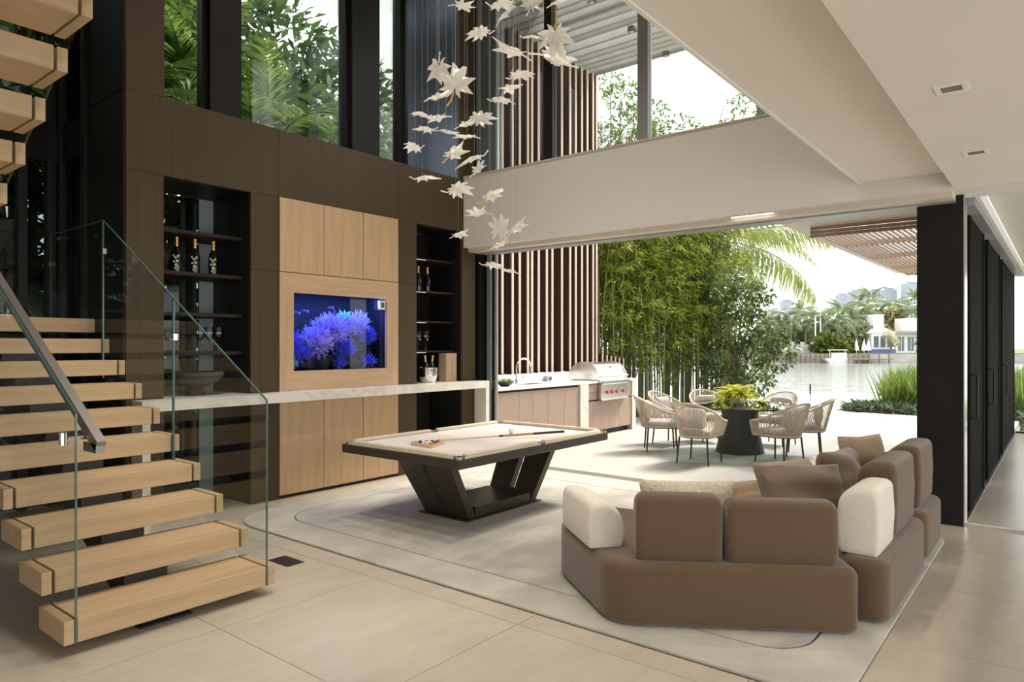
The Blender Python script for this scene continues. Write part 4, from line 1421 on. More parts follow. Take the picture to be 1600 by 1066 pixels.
fp = thing('potted_fern', (9.70, 3.64, .678), 'lush yellow green fern in a grey pot on the round table', 'potted plant')
MB().lathe([(0, .678), (.07, .678), (.12, .73), (.125, .79), (.11, .79), (.10, .74), (0, .74)], 9.70, 3.64, 20).build('pot', 'planter_pot', fp, smooth=True)
P, D, L_ = [], [], []
for k in range(110):
    a, el = rng.uniform(0, 2 * PI), rng.uniform(.15, 1.35)
    ln = rng.uniform(.30, .44)
    d0 = Vector((math.cos(a) * math.cos(el), math.sin(a) * math.cos(el), math.sin(el)))
    for q in range(16):
        s_ = (q + 1) / 16
        p = Vector((9.70, 3.64, .77)) + d0 * ln * s_ + Vector((math.cos(a) * .06, math.sin(a) * .06, -.16)) * s_ * s_ * (ln / .3)
        sd = d0.cross(Vector((0, 0, 1))).normalized()
        for sg in (-1, 1):
            P.append(p)
            D.append(sd * sg + d0 * .6 + Vector((0, 0, -.1)))
            L_.append(.07 * (1.1 - s_ * .7))
leaves('fronds', 'leaf_fern', P, D, L_, .017, fp, .1, kind='stuff')

# ------------------------------------------------------------------ hanging crystal leaves
def leafmesh(seed, lobes, stem=.10, curl=.25):
    rr = random.Random(seed)
    mb = MB()
    out = []
    n = lobes * 4
    for i in range(n):
        a = PI * .12 + (2 * PI - .24 * PI) * i / (n - 1) - PI
        k = i % 4
        rad = (.066, .088, .112, .080)[k] * rr.uniform(.8, 1.2) * (1 + .35 * math.cos(a))
        out.append((rad * math.cos(a) * 1.15, rad * math.sin(a)))

    def zz(x, y, o):
        return curl * 6 * (x * x) * (1 if seed % 2 else -1) + .3 * y * math.sin(9 * y + seed) + o + .006 * math.sin(60 * x + 40 * y)
    N = len(out)
    v = []
    for o in (.004, -.004):
        v.append((0, 0, zz(0, 0, o * 2)))
        for s_ in (.5, 1):
            for i, (x, y) in enumerate(out):
                rd = .012 if (i % 2 and s_ < 1) else 0
                v.append((x * s_, y * s_, zz(x * s_, y * s_, o + (rd if o > 0 else -rd))))
    f = []
    K = 1 + 2 * N
    for b_, fl in ((0, False), (K, True)):
        for i in range(N - 1):
            j = i + 1
            q = [(b_, b_ + 1 + i, b_ + 1 + j), (b_ + 1 + i, b_ + 1 + N + i, b_ + 1 + N + j, b_ + 1 + j)]
            f += [w_[::-1] if fl else w_ for w_ in q]
    for i in range(N - 1):
        f.append((1 + N + i, K + 1 + N + i, K + 1 + N + i + 1, 1 + N + i + 1))
    mb.add(v, f)
    return mb, stem, curl


F_, TH_ = 1079., R(38.7)


def at(px, py, dep):
    r_, u_ = (px - 800) / F_ * dep, (540 - py) / F_ * dep
    return Vector((math.cos(TH_) * dep + math.sin(TH_) * r_, math.sin(TH_) * dep - math.cos(TH_) * r_, 1.52 + u_))


def rnd_me(name, mb, mat):
    o = mb.build(name, mat, None, smooth=True)
    me = o.data
    off = o.location.copy()
    bpy.data.objects.remove(o)
    return me, off


LM = []
for sd, lo_ in ((1, 7), (2, 9), (3, 7), (4, 8)):
    mb, stm, _ = leafmesh(sd, lo_)
    me, off = rnd_me('crystal_leaf', mb, 'crystal')
    st_mb = MB().tube([(-.035, 0, 0), (-.09, .004, -.012), (-.14, .012, -.03 if sd % 2 else .02)], [.008, .006, .007], 6)
    sme, soff = rnd_me('stem', st_mb, 'crystal')
    sam, _o = rnd_me('stem', st_mb, 'leaf_amber')
    LM.append((me, off, sme, soff, sam))
# (px, py, size factor, orientation: roll/pitch/yaw in degrees, mesh, amber)
LV = [(720, 9, 1, 'e'), (752, 50, 1.1, 'e'), (686, 104, 1.25, 'd'), (711, 135, 1.6, 'u'), (682, 152, 1.05, 'f'), (660, 178, .8, 'e'), (685, 183, .95, 'e'), (668, 201, .9, 'e'), (697, 206, .85, 'e'), (649, 229, .8, 'e'),
      (707, 241, 1.1, 's'), (660, 277, 1, 'f'), (726, 195, .95, 'f'), (748, 186, 1.1, 's'), (730, 213, 1.0, 'e'), (741, 246, 1.15, 'e'), (745, 266, .85, 's'), (712, 296, 1.15, 'f'), (716, 367, .75, 'f'), (764, 307, 1.15, 's'),
      (750, 333, .95, 'e'), (780, 362, 1.35, 'u'), (806, 357, .95, 's'), (766, 413, .9, 'f'), (797, 424, .8, 'e'), (779, 6, 1.05, 'f'), (787, 24, 1.1, 's'), (829, 7, 1.05, 'u'), (872, 4, .95, 'f'), (828, 57, .9, 'e'),
      (803, 80, 1.3, 'e'), (867, 52, 1.55, 'd'), (862, 90, 1.9, 'f'), (810, 117, 1.15, 'e'), (795, 137, .95, 'e'), (779, 155, 1.05, 'e'), (777, 385, .8, 'f')]
AMB = {3: 'amber tipped', 10: 'amber streaked', 19: 'amber stemmed', 21: 'amber hearted', 31: 'orange stemmed'}
PLW = {'e': 'seen edge on', 'd': 'hanging tip down', 'u': 'standing tip up', 'f': 'spread flat', 's': 'tilted sideways'}
mass = sorted(range(len(LV)), key=lambda i: LV[i][1])
ordw = ['first', 'second', 'third', 'fourth', 'fifth', 'sixth', 'seventh', 'eighth', 'ninth', 'tenth', 'eleventh', 'twelfth', 'thirteenth', 'fourteenth', 'fifteenth', 'sixteenth', 'seventeenth', 'eighteenth', 'nineteenth']
for rank, i in enumerate(mass):
    px, py, s_, o_ = LV[i]
    s_ *= .76
    dep = rng.uniform(5.0, 6.2)
    p = at(px, py, dep)
    me, off, sme, soff, sam = LM[i % 4]
    lab = (AMB[i] + ' ' if i in AMB else 'clear ') + 'crystal leaf ' + PLW[o_] + ', ' + ((ordw[rank] + ' from the top') if rank < 19 else (ordw[len(mass) - 1 - rank] + ' from the bottom')) + ' of the hanging cluster'
    root = thing('crystal_leaf', p, lab, 'pendant leaf', 'crystal leaves of the hanging installation')
    lf_ = bpy.data.objects.new('blade', me)
    COL.objects.link(lf_)
    sm = bpy.data.objects.new('stem', sam if i in AMB else sme)
    COL.objects.link(sm)
    yaw = rng.uniform(-.5, .5) + R(-51)
    rot = {'e': (rng.uniform(-.25, .25), rng.uniform(-.25, .25), yaw + (PI if rng.random() < .5 else 0)), 'f': (R(35) + rng.uniform(-.2, .2), rng.uniform(-.3, .3), yaw), 's': (R(40), R(-38), yaw), 'd': (R(85), R(90), yaw), 'u': (R(85), R(-75), yaw)}[o_]
    mt = Matrix.LocRotScale(None, Euler(rot, 'XYZ'), Vector((s_,) * 3))
    k = dep / 5.6
    for ob, of in ((lf_, off), (sm, soff)):
        ob.parent = root
        ob.matrix_local = mt @ Matrix.Translation(of)
    wv = MB().tube([p, (p.x, p.y, TOP)], .0011, 4).build('wire', 'wire', root)

# ------------------------------------------------------------------ planting near the house
box('garden_ground', 'soil', -12, 7.0, 7.62, 30, -.2, -.05, kind='structure')
box('garden_bed', 'soil', 7.0, 17.2, 7.12, 30, -.2, -.01, kind='structure')


def bamboo(seed, nculm, hmax, nleaf, mat, rad=.4):
    rr = np.random.default_rng(seed)
    root = thing('bamboo', (0, 0, 0))
    P, D = [], []
    for c in range(nculm):
        a = rr.uniform(0, 2 * PI)
        r_ = rad * math.sqrt(rr.uniform())
        x, y = r_ * math.cos(a), r_ * math.sin(a)
        h = hmax * rr.uniform(.75, 1.05)
        lean = rr.uniform(.05, .28) * h * .35
        la = rr.uniform(0, 2 * PI)
        pts = [(x + math.cos(la) * lean * (t ** 2.2), y + math.sin(la) * lean * (t ** 2.2), h * t) for t in np.linspace(0, 1, 7)]
        MB().tube(pts, [.02, .019, .018, .016, .013, .009, .004], 5).build('culm', 'culm' if rr.uniform() < .6 else 'culm_dark', root, smooth=True)
        nb = int(nleaf / nculm / 11)
        for _ in range(nb):
            t = .18 + .82 * math.sqrt(rr.uniform())
            k = t * 6
            i0 = min(5, int(k))
            p = np.array(pts[i0]) * (1 - (k - i0)) + np.array(pts[i0 + 1]) * (k - i0)
            ba = rr.uniform(0, 2 * PI)
            bl = rr.uniform(.1, .6) * (1.1 - .5 * t)
            tip = p + np.array([math.cos(ba) * bl, math.sin(ba) * bl, rr.uniform(-.05, .35) * bl])
            n = 11
            P.append(tip + rr.normal(0, .05, (n, 3)))
            dd = rr.normal(0, .7, (n, 3)) + np.array([math.cos(ba) * .6, math.sin(ba) * .6, -.35])
            D.append(dd)
    P, D = np.concatenate(P), np.concatenate(D)
    leaves('foliage', mat, P, D, nrg.uniform(.10, .21, len(P)), nrg.uniform(.018, .03, len(P)), root, .25, kind='stuff')
    return root


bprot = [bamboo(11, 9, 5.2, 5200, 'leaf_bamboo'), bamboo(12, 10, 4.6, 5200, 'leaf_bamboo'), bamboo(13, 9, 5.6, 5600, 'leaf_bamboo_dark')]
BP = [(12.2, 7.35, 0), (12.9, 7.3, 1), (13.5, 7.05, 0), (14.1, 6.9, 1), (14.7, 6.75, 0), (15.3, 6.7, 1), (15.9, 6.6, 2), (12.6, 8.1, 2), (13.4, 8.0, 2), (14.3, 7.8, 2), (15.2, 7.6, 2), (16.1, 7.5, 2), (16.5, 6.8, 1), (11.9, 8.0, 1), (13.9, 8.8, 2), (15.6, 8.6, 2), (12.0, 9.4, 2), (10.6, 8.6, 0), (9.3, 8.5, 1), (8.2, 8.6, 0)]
used = set()
bl_ = ['right behind the low fins', 'second along from the low fins', 'bright clump above the grill side chairs', 'fourth along from the low fins', 'bright clump behind the table chairs', 'just before the broadleaf tree', 'dark clump behind the broadleaf tree', 'dark clump deep behind the low fins', 'dark clump in the second row', 'dark clump at the middle of the second row', 'dark clump behind the bright one', 'dark clump nearest the coconut palm', 'small clump beside the palm trunk', 'clump half hidden by the tall fins', 'third row dark clump', 'third row dark clump by the palm', 'clump behind the end of the tall fins', 'clump showing between the last tall fins', 'clump showing between the middle tall fins', 'clump showing between the first tall fins']
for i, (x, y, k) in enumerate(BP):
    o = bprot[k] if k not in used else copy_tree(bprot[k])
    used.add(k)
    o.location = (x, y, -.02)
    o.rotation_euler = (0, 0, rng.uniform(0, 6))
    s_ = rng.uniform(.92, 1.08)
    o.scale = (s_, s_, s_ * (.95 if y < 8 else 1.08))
    setp(o, 'leafy green bamboo clump, ' + bl_[i], 'bamboo', 'bamboo clumps along the terrace')


def cloud_tree(name, loc, label, crown, nl, L, Wd, mat, trunk, cat='tree', group=None, tm='bark', br=6, seed=1, lm=1.0, **kw):
    """trunk with limbs and a crown of blobs: crown = [(dx,dy,z,r)]"""
    rr = np.random.default_rng(seed)
    root = thing(name, loc, label, cat, group)
    x, y, z = loc
    for (dx, dy, cz, r_) in crown[:br]:
        MB().tube([(x, y, z), (x + dx * .15, y + dy * .15, z + (cz - z) * .45), (x + dx * .8, y + dy * .8, cz)], [trunk, trunk * .6, trunk * .2], 6).build('limb', tm, root, smooth=True)
    P, D = [], []
    tot = sum(c[3] ** 2 for c in crown)
    for (dx, dy, cz, r_) in crown:
        n = max(8, int(nl * r_ ** 2 / tot))
        d = rr.normal(0, 1, (n, 3))
        d /= np.linalg.norm(d, axis=1, keepdims=True)
        q = rr.uniform(.35, 1, (n, 1)) ** .5
        P.append(np.array([x + dx, y + dy, cz]) + d * q * r_ * np.array([1, 1, .85]))
        D.append(d * .7 + rr.normal(0, .6, (n, 3)))
    P, D = np.concatenate(P), np.concatenate(D)
    leaves('foliage', mat, P, D, rr.uniform(.7, 1.2, len(P)) * L, rr.uniform(.8, 1.2, len(P)) * Wd, root, .15, kind='stuff')
    return root


cloud_tree('broadleaf_tree', (15.1, 5.75, -.01), 'dark glossy broadleaf tree between the bamboo and the water', [(0, 0, 1.9, .55), (.1, -.2, 2.5, .5), (-.2, .25, 2.9, .5), (.3, -.45, 1.5, .45), (.2, -.75, 1.9, .3), (.5, -.8, 1.25, .35), (.1, -.6, 2.6, .22), (0, .3, 1.2, .5), (-.3, .1, .7, .5), (.4, -.3, .75, .4), (.4, -1.05, 1.45, .22)], 2600, .15, .075, 'leaf_broad', .05, br=9, seed=3)
cloud_tree('slender_tree', (18.2, 8.9, -.05), 'thin airy tree rising beyond the high window, near the grey mullion', [(0, 0, 6.8, .9), (.4, -.3, 7.6, .6), (.5, -.9, 6.4, .6), (-.2, .5, 8.1, .6), (.8, -1.5, 7.6, .35), (1.0, -1.7, 8.3, .3), (.9, -1.3, 7.0, .4), (.5, -2.3, 7.3, .32), (.6, -2.6, 7.9, .28), (.4, -2.0, 6.6, .4)], 2200, .17, .06, 'leaf_garden', .05, br=10, seed=5)
cloud_tree('slender_tree', (16.8, 9.9, -.05), 'fuller airy tree beside the fin screen beyond the high window', [(0, 0, 6.0, 1.2), (.2, -.5, 7.4, .8), (-.3, .4, 5.2, 1.1), (.6, -1.0, 5.8, .8), (0, -.4, 8.4, .5), (.3, .2, 9.0, .4)], 3200, .19, .06, 'leaf_garden', .06, br=6, seed=6)
cloud_tree('broadleaf_shrub', (17.0, 6.7, -.05), 'loose green shrub under the coconut palm fronds', [(0, 0, 2.6, .8), (.3, -.3, 3.4, .7), (-.2, .2, 1.6, .8), (.3, -.4, 1.0, .7)], 2200, .15, .06, 'leaf_garden', .04, br=4, seed=8, cat='shrub')


def frond_mesh(L, droop, nl, lw, ll, seed, hang=.55):
    """arching palm frond growing along +x from the origin"""
    rr = np.random.default_rng(seed)
    mb = MB()

    def pos(t):
        return Vector((L * (t - .10 * t * t), 0, L * (.30 * t - droop * t ** 2.2)))
    pts = [pos(t) for t in np.linspace(0, 1, 9)]
    mb.tube(pts, list(np.linspace(.022, .004, 9) * (L / 3)), 4)
    for i in range(nl):
        t = .12 + .88 * (i + .5) / nl
        p = pos(t)
        tg = (pos(min(1, t + .02)) - pos(t - .02)).normalized()
        for sg in (-1, 1):
            ln = ll * math.sin(PI * (.12 + .80 * t)) ** .7 * rr.uniform(.85, 1.1)
            d = (tg * .75 + Vector((0, sg * rr.uniform(.55, .9), -hang * rr.uniform(.5, 1.2)))).normalized()
            wd = tg * lw * .5
            mid = p + d * ln * .5
            tip = p + d * ln + Vector((0, 0, -ln * hang * .55))
            mb.add([p - wd * .4, p + wd * .4, mid + wd, tip, mid - wd], [(0, 1, 2, 4), (4, 2, 3)])
    return mb


def place(me, off, name, parent, rot, s_=1, loc=(0, 0, 0)):
    o = bpy.data.objects.new(name, me)
    COL.objects.link(o)
    o.parent = parent
    e_ = Euler(rot, 'XYZ')
    o.rotation_euler = e_
    o.scale = (s_,) * 3
    o.location = Vector(loc) + e_.to_matrix() @ (Vector(off) * s_)
    return o


cp = thing('coconut_palm', (18.9, 7.45, -.05), 'coconut palm whose long fronds arch over the water', 'palm tree')
CZ = 4.45
MB().tube([(18.9, 7.45, -.05), (18.95, 7.4, 2), (18.9, 7.45, CZ)], [.15, .12, .10], 10).build('trunk', 'palm_trunk', cp, smooth=True)
fm, fo = rnd_me('frond', frond_mesh(3.2, .42, 64, .04, .72, 1, 1.1), 'leaf_palm')
fm2, fo2 = rnd_me('frond', frond_mesh(2.7, .75, 46, .045, .55, 2, .9), 'leaf_palm')
for k, (az, el, wh) in enumerate(((-56, 8, 0), (-60, -26, 0), (-30, 30, 0), (10, 25, 0), (60, 20, 0), (110, 25, 0), (160, 20, 0), (200, 15, 1), (-100, 8, 1), (-75, -52, 1), (-150, 18, 1), (35, -10, 1), (-20, -20, 1))):
    place(*((fm, fo) if wh == 0 else (fm2, fo2)), 'frond', cp, (0, -R(el), R(az)), 1, (0, 0, CZ + .05))

# grass planter at the terrace edge
gp = thing('grass_planter', (18.5, 2.4, -.02), 'planted bed of tall reedy grass edged with strappy lilies at the terrace edge', 'planting bed')
box('soil_bed', 'soil', 17.26, 21.5, -1.0, 4.0, -.06, .01, gp)
box('kerb', 'cone_grey', 17.252, 17.30, -1.0, 4.0, -.06, .04, gp)
n = 2600
P = np.stack([nrg.uniform(17.9, 20.6, n), nrg.uniform(.4, 3.4, n), np.full(n, .02)], 1)
D = nrg.normal(0, .22, (n, 3)) + np.array([0, 0, 1.])
leaves('tall_grass', 'leaf_grass', P, D, nrg.uniform(.7, 1.25, n) * np.clip(1.15 - .1 * np.abs(P[:, 1] - 1.8) ** 2, .5, 1.2), .035, gp, .08, kind='stuff')
n = 2200
P = np.stack([nrg.uniform(17.3, 18.3, n), nrg.uniform(.4, 3.95, n), np.full(n, .02)], 1)
D = nrg.normal(0, .7, (n, 3)) + np.array([-.2, 0, .9])
leaves('lily_leaves', 'leaf_lily', P, D, nrg.uniform(.25, .48, n), .04, gp, .35, kind='stuff')

# garden behind the feature wall and the stairs
am, ao_ = rnd_me('frond', frond_mesh(1.9, .45, 40, .05, .5, 5, .35), 'leaf_garden')
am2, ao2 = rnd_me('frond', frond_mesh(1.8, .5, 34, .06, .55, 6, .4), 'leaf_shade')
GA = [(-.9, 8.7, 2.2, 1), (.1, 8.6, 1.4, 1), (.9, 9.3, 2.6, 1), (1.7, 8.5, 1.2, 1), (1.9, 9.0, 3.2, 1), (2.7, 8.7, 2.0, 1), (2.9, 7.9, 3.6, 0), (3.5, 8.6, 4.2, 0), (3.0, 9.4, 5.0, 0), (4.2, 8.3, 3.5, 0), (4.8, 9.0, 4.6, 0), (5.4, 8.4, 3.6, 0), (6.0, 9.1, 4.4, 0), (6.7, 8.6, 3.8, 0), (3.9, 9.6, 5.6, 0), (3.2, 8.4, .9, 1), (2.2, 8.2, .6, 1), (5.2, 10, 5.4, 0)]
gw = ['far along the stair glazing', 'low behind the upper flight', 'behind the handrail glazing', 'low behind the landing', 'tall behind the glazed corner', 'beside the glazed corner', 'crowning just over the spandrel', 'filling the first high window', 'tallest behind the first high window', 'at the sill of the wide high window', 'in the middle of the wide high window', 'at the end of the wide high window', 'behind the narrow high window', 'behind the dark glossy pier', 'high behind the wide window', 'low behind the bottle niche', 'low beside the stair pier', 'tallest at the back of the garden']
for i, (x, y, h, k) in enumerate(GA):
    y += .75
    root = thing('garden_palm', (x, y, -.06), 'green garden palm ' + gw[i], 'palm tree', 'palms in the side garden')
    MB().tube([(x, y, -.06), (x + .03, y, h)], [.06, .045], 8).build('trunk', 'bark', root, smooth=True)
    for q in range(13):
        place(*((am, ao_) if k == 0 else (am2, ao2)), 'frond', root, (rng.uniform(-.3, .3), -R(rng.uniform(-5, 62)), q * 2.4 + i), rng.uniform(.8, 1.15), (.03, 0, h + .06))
n = 9000
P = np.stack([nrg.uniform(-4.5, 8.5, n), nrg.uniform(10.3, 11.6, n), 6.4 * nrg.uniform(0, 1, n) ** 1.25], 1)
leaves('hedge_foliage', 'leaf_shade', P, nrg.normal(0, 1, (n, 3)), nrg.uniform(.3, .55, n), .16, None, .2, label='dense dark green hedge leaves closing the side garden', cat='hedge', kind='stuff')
n = 2600
P = np.stack([nrg.uniform(2.4, 4.6, n), nrg.uniform(9.0, 10.2, n), nrg.uniform(3.8, 7.6, n)], 1)
leaves('vine_leaves', 'leaf_garden', P, nrg.normal(0, 1, (n, 3)), nrg.uniform(.2, .36, n), .11, None, .2, label='bright sunlit leaves behind the first high window', cat='foliage', kind='stuff')
cloud_tree('garden_tree', (3.4, 12.4, -.06), 'tall leafy tree behind the first high window', [(0, 0, 5.2, 1.3), (.3, -.3, 6.6, 1.3), (-.6, .3, 7.6, 1.2), (.5, .4, 8.4, 1.2)], 3000, .34, .13, 'leaf_garden', .09, br=4, seed=71)
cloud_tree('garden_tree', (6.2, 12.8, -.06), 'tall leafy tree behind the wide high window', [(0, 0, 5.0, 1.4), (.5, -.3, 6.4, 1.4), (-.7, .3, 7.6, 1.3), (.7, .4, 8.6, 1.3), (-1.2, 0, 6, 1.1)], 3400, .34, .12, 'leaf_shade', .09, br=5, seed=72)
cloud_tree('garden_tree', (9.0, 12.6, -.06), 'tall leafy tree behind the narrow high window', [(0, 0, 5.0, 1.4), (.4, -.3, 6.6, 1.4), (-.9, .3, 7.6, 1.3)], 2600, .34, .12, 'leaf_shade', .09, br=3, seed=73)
gf = thing('garden_slat_fence', (5.6, 10.25, -.05), 'pale vertical slat fence behind the palms of the side garden', 'fence')
for k in range(26):
    x = 3.9 + k * .17
    box('slat', 'pergola_grey', x, x + .05, 10.2, 10.25, -.05, 5.6, gf)
for z in (.6, 2.8, 5.2):
    box('rail', 'pergola_grey', 3.85, 8.25, 10.25, 10.29, z, z + .08, gf)

# ------------------------------------------------------------------ water and the far shore
box('pool_water', 'water_pool', 17.3, 24.0, 4.02, 12, -.4, -.03, kind='structure')
box('pool_coping', 'white_paint', 17.25, 17.30, 4.01, 9.2, -.4, 0, kind='structure')
box('quay_edge', 'white_paint', 24.0, 24.3, -30, 14, -1.6, -.02, kind='structure')
box('lawn', 'lawn', 14.95, 24.0, -30, -1.01, -.3, -.03, kind='structure')
box('lawn_strip', 'lawn', 21.55, 24.0, -1.0, 4.0, -.3, -.03, kind='structure')
box('canal_water', 'water_canal', 24.3, 400, -260, 260, -3, -1.3, kind='structure')
gpl = thing('glass_fence_panel', (23.2, 6.0, -.03), 'small clear glass fence panel with dark post at the pool edge', 'fence')
box('post', 'black_metal', 23.2, 23.24, 6.35, 6.39, -.03, .28, gpl)
box('pane', 'clear_glass', 23.21, 23.222, 5.7, 6.35, -.03, .28, gpl)

FW = Vector((math.cos(TH_), math.sin(TH_), 0))
RT = Vector((math.sin(TH_), -math.cos(TH_), 0))


def shore(px, dep, z=0):
    p = FW * dep + RT * ((px - 800) / F_ * dep)
    return Vector((p.x, p.y, z))


# the bank: a long body of land facing us
a_, b_ = shore(700, 112), shore(1800, 112)
c_, d_ = shore(1800, 260), shore(700, 260)
MB().prism([tuple(q.xy) for q in (a_, b_, c_, d_)], -1.6, .25, 'z').build('far_bank', 'lawn', None, kind='structure')
sw = thing('seawall', (a_ + b_) / 2 + Vector((0, 0, -1.5)), 'grey concrete seawall along the far bank of the canal', 'wall')
a2, b2 = shore(700, 111.4), shore(1800, 111.4)
MB().prism([tuple(q.xy) for q in (a2, b2, b_, a_)], -1.5, .12, 'z').build('face', 'sea_wall', sw)
for k in range(22):
    p = shore(1200 + k * 7.5, 111.2)
    MB().tube([(p.x, p.y, -1.5), (p.x, p.y, .1)], .22, 6).build('pile', 'dock_wood', sw)
gwall = thing('garden_wall', shore(1248, 114, .25), 'pale grey garden wall on the far bank below the palms', 'wall')
q0, q1 = shore(1218, 114), shore(1275, 114)
q2, q3 = shore(1275, 114.4), shore(1218, 114.4)
MB().prism([tuple(q.xy) for q in (q0, q1, q2, q3)], .25, 1.7, 'z').build('face', 'sea_wall', gwall)
for k in range(4):
    p = shore(1222 + k * 16, 113.9, .25)
    box('pier', 'sea_wall', p.x - .3, p.x + .3, p.y - .3, p.y + .3, .25, 2.1, gwall)

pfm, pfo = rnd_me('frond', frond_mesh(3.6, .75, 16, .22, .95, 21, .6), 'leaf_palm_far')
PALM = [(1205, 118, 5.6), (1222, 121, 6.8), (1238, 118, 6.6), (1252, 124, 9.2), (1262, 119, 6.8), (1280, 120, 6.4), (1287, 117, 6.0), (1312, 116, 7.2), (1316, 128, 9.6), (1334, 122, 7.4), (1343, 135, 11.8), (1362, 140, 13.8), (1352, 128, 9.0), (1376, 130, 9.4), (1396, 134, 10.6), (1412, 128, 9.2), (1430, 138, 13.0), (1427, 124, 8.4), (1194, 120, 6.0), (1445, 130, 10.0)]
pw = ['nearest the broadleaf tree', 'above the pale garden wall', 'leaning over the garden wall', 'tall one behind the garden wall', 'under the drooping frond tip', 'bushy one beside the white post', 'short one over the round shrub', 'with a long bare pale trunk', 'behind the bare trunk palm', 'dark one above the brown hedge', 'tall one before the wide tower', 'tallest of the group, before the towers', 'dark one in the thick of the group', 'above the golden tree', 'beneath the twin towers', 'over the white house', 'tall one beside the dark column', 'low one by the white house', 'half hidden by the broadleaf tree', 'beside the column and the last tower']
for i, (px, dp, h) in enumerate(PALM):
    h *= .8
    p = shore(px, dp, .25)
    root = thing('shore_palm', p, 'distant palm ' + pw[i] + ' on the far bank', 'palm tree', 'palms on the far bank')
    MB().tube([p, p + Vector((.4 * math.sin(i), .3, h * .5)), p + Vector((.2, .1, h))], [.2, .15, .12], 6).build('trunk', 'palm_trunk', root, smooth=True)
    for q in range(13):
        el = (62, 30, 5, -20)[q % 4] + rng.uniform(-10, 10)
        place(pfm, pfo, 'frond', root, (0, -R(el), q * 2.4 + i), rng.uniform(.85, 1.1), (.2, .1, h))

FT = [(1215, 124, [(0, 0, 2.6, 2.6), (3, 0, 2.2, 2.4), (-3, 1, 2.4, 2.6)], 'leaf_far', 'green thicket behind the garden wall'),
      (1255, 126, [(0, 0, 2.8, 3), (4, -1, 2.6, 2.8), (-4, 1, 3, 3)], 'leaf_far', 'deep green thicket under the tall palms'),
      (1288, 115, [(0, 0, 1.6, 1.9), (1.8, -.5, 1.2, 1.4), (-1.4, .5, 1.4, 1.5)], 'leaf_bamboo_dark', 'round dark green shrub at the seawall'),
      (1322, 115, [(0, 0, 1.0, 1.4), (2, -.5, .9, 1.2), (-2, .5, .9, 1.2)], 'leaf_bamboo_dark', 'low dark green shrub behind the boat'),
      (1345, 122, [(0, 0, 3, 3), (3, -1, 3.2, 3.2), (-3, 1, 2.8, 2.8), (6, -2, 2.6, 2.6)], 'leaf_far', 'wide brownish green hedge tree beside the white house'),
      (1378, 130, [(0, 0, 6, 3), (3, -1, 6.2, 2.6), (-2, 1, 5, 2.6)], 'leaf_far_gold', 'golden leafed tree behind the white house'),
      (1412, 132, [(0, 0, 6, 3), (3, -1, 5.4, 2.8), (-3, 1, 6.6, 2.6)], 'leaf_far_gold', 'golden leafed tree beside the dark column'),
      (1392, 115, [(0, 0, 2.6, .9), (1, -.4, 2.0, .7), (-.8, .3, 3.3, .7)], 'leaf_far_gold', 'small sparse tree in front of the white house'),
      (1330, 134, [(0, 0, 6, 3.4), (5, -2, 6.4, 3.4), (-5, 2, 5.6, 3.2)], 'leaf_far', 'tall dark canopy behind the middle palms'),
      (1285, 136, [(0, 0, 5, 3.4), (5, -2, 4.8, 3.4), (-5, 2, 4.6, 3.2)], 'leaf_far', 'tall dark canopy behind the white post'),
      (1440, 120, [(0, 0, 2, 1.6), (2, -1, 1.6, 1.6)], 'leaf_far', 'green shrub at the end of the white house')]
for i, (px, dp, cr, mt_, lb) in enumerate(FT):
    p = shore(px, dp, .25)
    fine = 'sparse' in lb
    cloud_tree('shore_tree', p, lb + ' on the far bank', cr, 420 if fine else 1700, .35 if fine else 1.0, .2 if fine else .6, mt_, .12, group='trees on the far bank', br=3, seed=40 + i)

# white house across the water
hs = thing('white_house', shore(1412, 119, .25), 'low white modern house with dark windows on the far bank', 'house')
e1, e2 = RT, FW


def hbox(nm, mat, x0, x1, d0, d1, z0, z1, par=hs):
    o = [shore(1412, 119) + e1 * a + e2 * b_ for a, b_ in ((x0, d0), (x1, d0), (x1, d1), (x0, d1))]
    return MB().prism([tuple(q.xy) for q in o], z0, z1, 'z').build(nm, mat, par)


hbox('wall', 'house_white', -5, 6, 0, 6, .25, 3.6)
hbox('roof', 'house_roof', -5.4, 6.4, -1.2, 6.4, 3.6, 4.0)
hbox('upper_storey', 'house_white', 1.2, 5.5, .6, 5, 4.0, 6.3)
hbox('tower', 'house_white', -5, -3.2, .4, 3, 4.0, 6.9)
for k in range(5):
    x = -2.6 + k * 1.65
    w_ = hbox('window', 'house_window', x, x + 1.0, -.06, 0, .6, 3.0)
    hbox('frame', 'house_white', x + .46, x + .54, -.1, -.06, .6, 3.0, w_)
hs2 = thing('gabled_boathouse', shore(1380, 117, .25), 'small white gabled boathouse with blue base on the far bank', 'house')


def hbox2(nm, mat, px, dp, x0, x1, d0, d1, z0, z1, par):
    o = [shore(px, dp) + e1 * a + e2 * b_ for a, b_ in ((x0, d0), (x1, d0), (x1, d1), (x0, d1))]
    return MB().prism([tuple(q.xy) for q in o], z0, z1, 'z').build(nm, mat, par)


hbox2('wall', 'house_white', 1380, 117, -2.0, 2.0, 0, 3, .9, 3.6, hs2)
hbox2('base', 'house_blue', 1380, 117, -2.1, 2.1, -.1, 3.1, .25, .9, hs2)
o = shore(1380, 117)
mb = MB()
v = [o + e1 * a + e2 * b_ + Vector((0, 0, z)) for a, b_, z in ((-2.2, -.2, 3.6), (2.2, -.2, 3.6), (0, -.2, 4.6), (-2.2, 3.2, 3.6), (2.2, 3.2, 3.6), (0, 3.2, 4.6))]
mb.add(v, [(0, 1, 2), (5, 4, 3), (0, 2, 5, 3), (1, 4, 5, 2), (0, 3, 4, 1)]).build('roof', 'house_white', hs2)
for k in range(3):
    hbox2('window', 'house_window', 1380, 117, -1.6 + k * 1.15, -.8 + k * 1.15, -.06, 0, 1.2, 3.1, hs2)

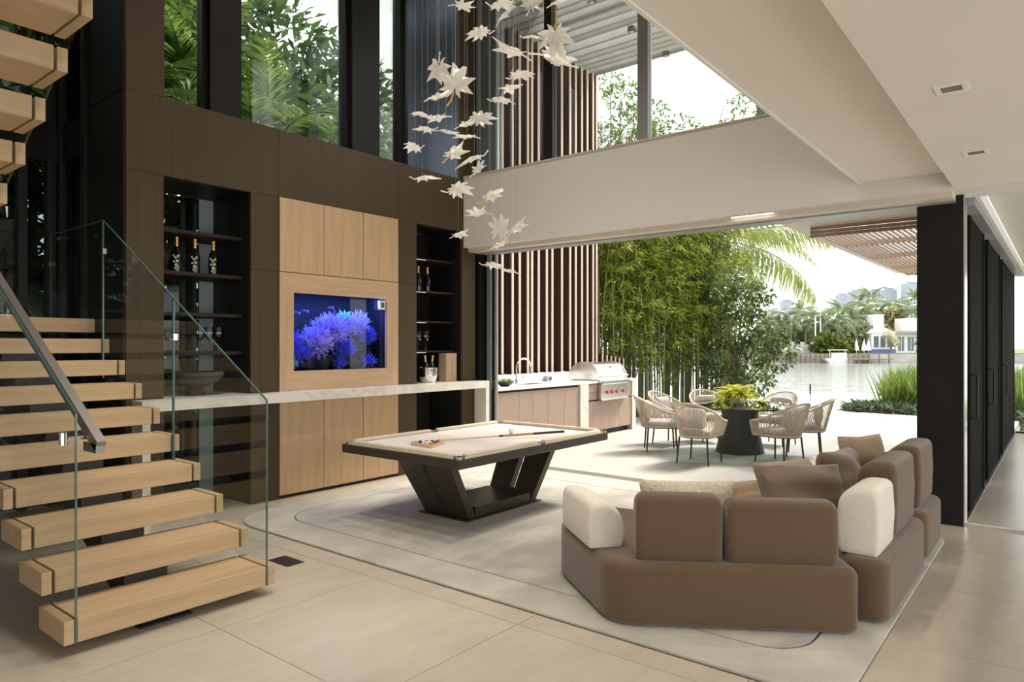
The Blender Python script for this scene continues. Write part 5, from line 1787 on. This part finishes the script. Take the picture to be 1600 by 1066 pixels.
bt = thing('motor_boat', shore(1313, 110.2, -1.3), 'white motor boat moored at the far seawall', 'boat')
o = shore(1313, 110.2)
hull = []
for z, k in ((-1.3, .75), (-.55, 1)):
    for a, b_ in ((-2.6, -.7), (1.6, -.8), (2.9, 0), (1.6, .8), (-2.6, .7)):
        q = o + e1 * a * k + e2 * b_ * k
        hull.append((q.x, q.y, z))
MB().add(hull, [(4, 3, 2, 1, 0), (5, 6, 7, 8, 9)] + [(i, (i + 1) % 5, 5 + (i + 1) % 5, 5 + i) for i in range(5)]).build('hull', 'boat_white', bt)
hbox2('cabin', 'boat_white', 1313, 110.2, -1.2, .8, -.5, .5, -.55, .35, bt)
hbox2('canopy', 'boat_white', 1313, 110.2, -1.8, .9, -.7, .7, .75, .85, bt)
hbox2('windscreen', 'house_window', 1313, 110.2, .8, .86, -.5, .5, -.4, .3, bt)
for a in (-1.7, .8):
    q = o + e1 * a
    MB().tube([(q.x, q.y, -.5), (q.x, q.y, .76)], .05, 5).build('canopy_post', 'steel', bt)
dk = thing('boat_dock', shore(1350, 109.8, -1.3), 'brown timber dock on piles beside the moored boat', 'dock')
hbox2('deck', 'dock_wood', 1350, 109.8, -2.6, 4.2, -.8, .8, -.75, -.55, dk)
for k in range(5):
    q = shore(1350, 109.2) + e1 * (-2.4 + k * 1.6)
    MB().tube([(q.x, q.y, -1.5), (q.x, q.y, .2)], .14, 6).build('pile', 'dock_wood', dk)
for k, px in enumerate((1338, 1350, 1357)):
    p = shore(px, 113.4, .25)
    um = thing('closed_parasol', p, ('closed white parasol standing apart beside the shrub', 'closed white parasol, middle of three', 'closed white parasol next to the boathouse')[k] + ' on the far bank', 'parasol', 'closed parasols on the far bank')
    MB().tube([p, p + Vector((0, 0, 2.4))], .06, 5).build('pole', 'steel', um)
    MB().lathe([(.42, .7), (.30, 1.4), (.12, 2.2), (0, 2.4)], p.x, p.y, 8).build('canopy', 'boat_white', um)
for k, (px, dp, h) in enumerate(((1274, 114.8, 6.2), (1282, 116, 6.6))):
    p = shore(px, dp, .25)
    pl_ = thing('white_mast', p, ('slim white mast', 'white mast with blue furled sail')[k] + ' standing on the far bank among the palms', 'mast')
    MB().tube([p, p + Vector((0, 0, h))], .10, 6).build('mast', 'boat_white', pl_)
    MB().tube([p + Vector((.1, 0, 1.0)), p + Vector((.1, 0, h * (.5, .85)[k]))], [.25, .12], 6).build('wrap', ('boat_white', 'tower_haze')[k], pl_)

# towers of the city behind
TW = [(1187, 1206, 489, 700, 'tower_haze_light', 'low stepped pale tower'), (1204, 1221, 484, 720, 'tower_haze_light', 'broad pale block beside the stepped tower'), (1222, 1241, 471, 760, 'tower_haze', 'slim grey slab tower'), (1242, 1258, 481, 800, 'tower_haze_light', 'pale squat tower behind the drooping frond'), (1260, 1276, 484, 820, 'tower_haze_light', 'faint low tower behind the frond tip'),
      (1302, 1309, 474, 900, 'tower_haze', 'thin faint tower next to the wide slabs'), (1310, 1328, 461, 760, 'tower_haze', 'wide glass tower, first of the row'), (1329, 1360, 455, 780, 'tower_haze', 'stepped wide glass tower in the row'), (1361, 1381, 454, 800, 'tower_haze', 'pale striped twin tower'), (1382, 1402, 452, 765, 'tower_haze', 'pale striped twin tower next to the gap'), (1414, 1452, 443, 740, 'tower_haze', 'tall grey tower cut by the dark column')]
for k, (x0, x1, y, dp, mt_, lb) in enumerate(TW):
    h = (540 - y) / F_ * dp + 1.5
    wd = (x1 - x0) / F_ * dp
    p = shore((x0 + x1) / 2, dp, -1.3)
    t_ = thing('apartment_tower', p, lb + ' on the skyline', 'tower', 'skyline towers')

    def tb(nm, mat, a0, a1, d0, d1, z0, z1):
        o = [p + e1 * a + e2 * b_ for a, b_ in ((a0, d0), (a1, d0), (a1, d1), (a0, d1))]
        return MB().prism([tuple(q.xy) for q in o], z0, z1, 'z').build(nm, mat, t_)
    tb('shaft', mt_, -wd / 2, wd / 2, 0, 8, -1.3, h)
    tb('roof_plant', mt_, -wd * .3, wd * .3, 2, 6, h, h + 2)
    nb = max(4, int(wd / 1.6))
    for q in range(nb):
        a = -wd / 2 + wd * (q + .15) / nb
        tb('window_bay', 'tower_haze_light' if mt_ == 'tower_haze' else 'tower_haze', a, a + wd / nb * .5, -.25, 0, 4, h - 1.5)
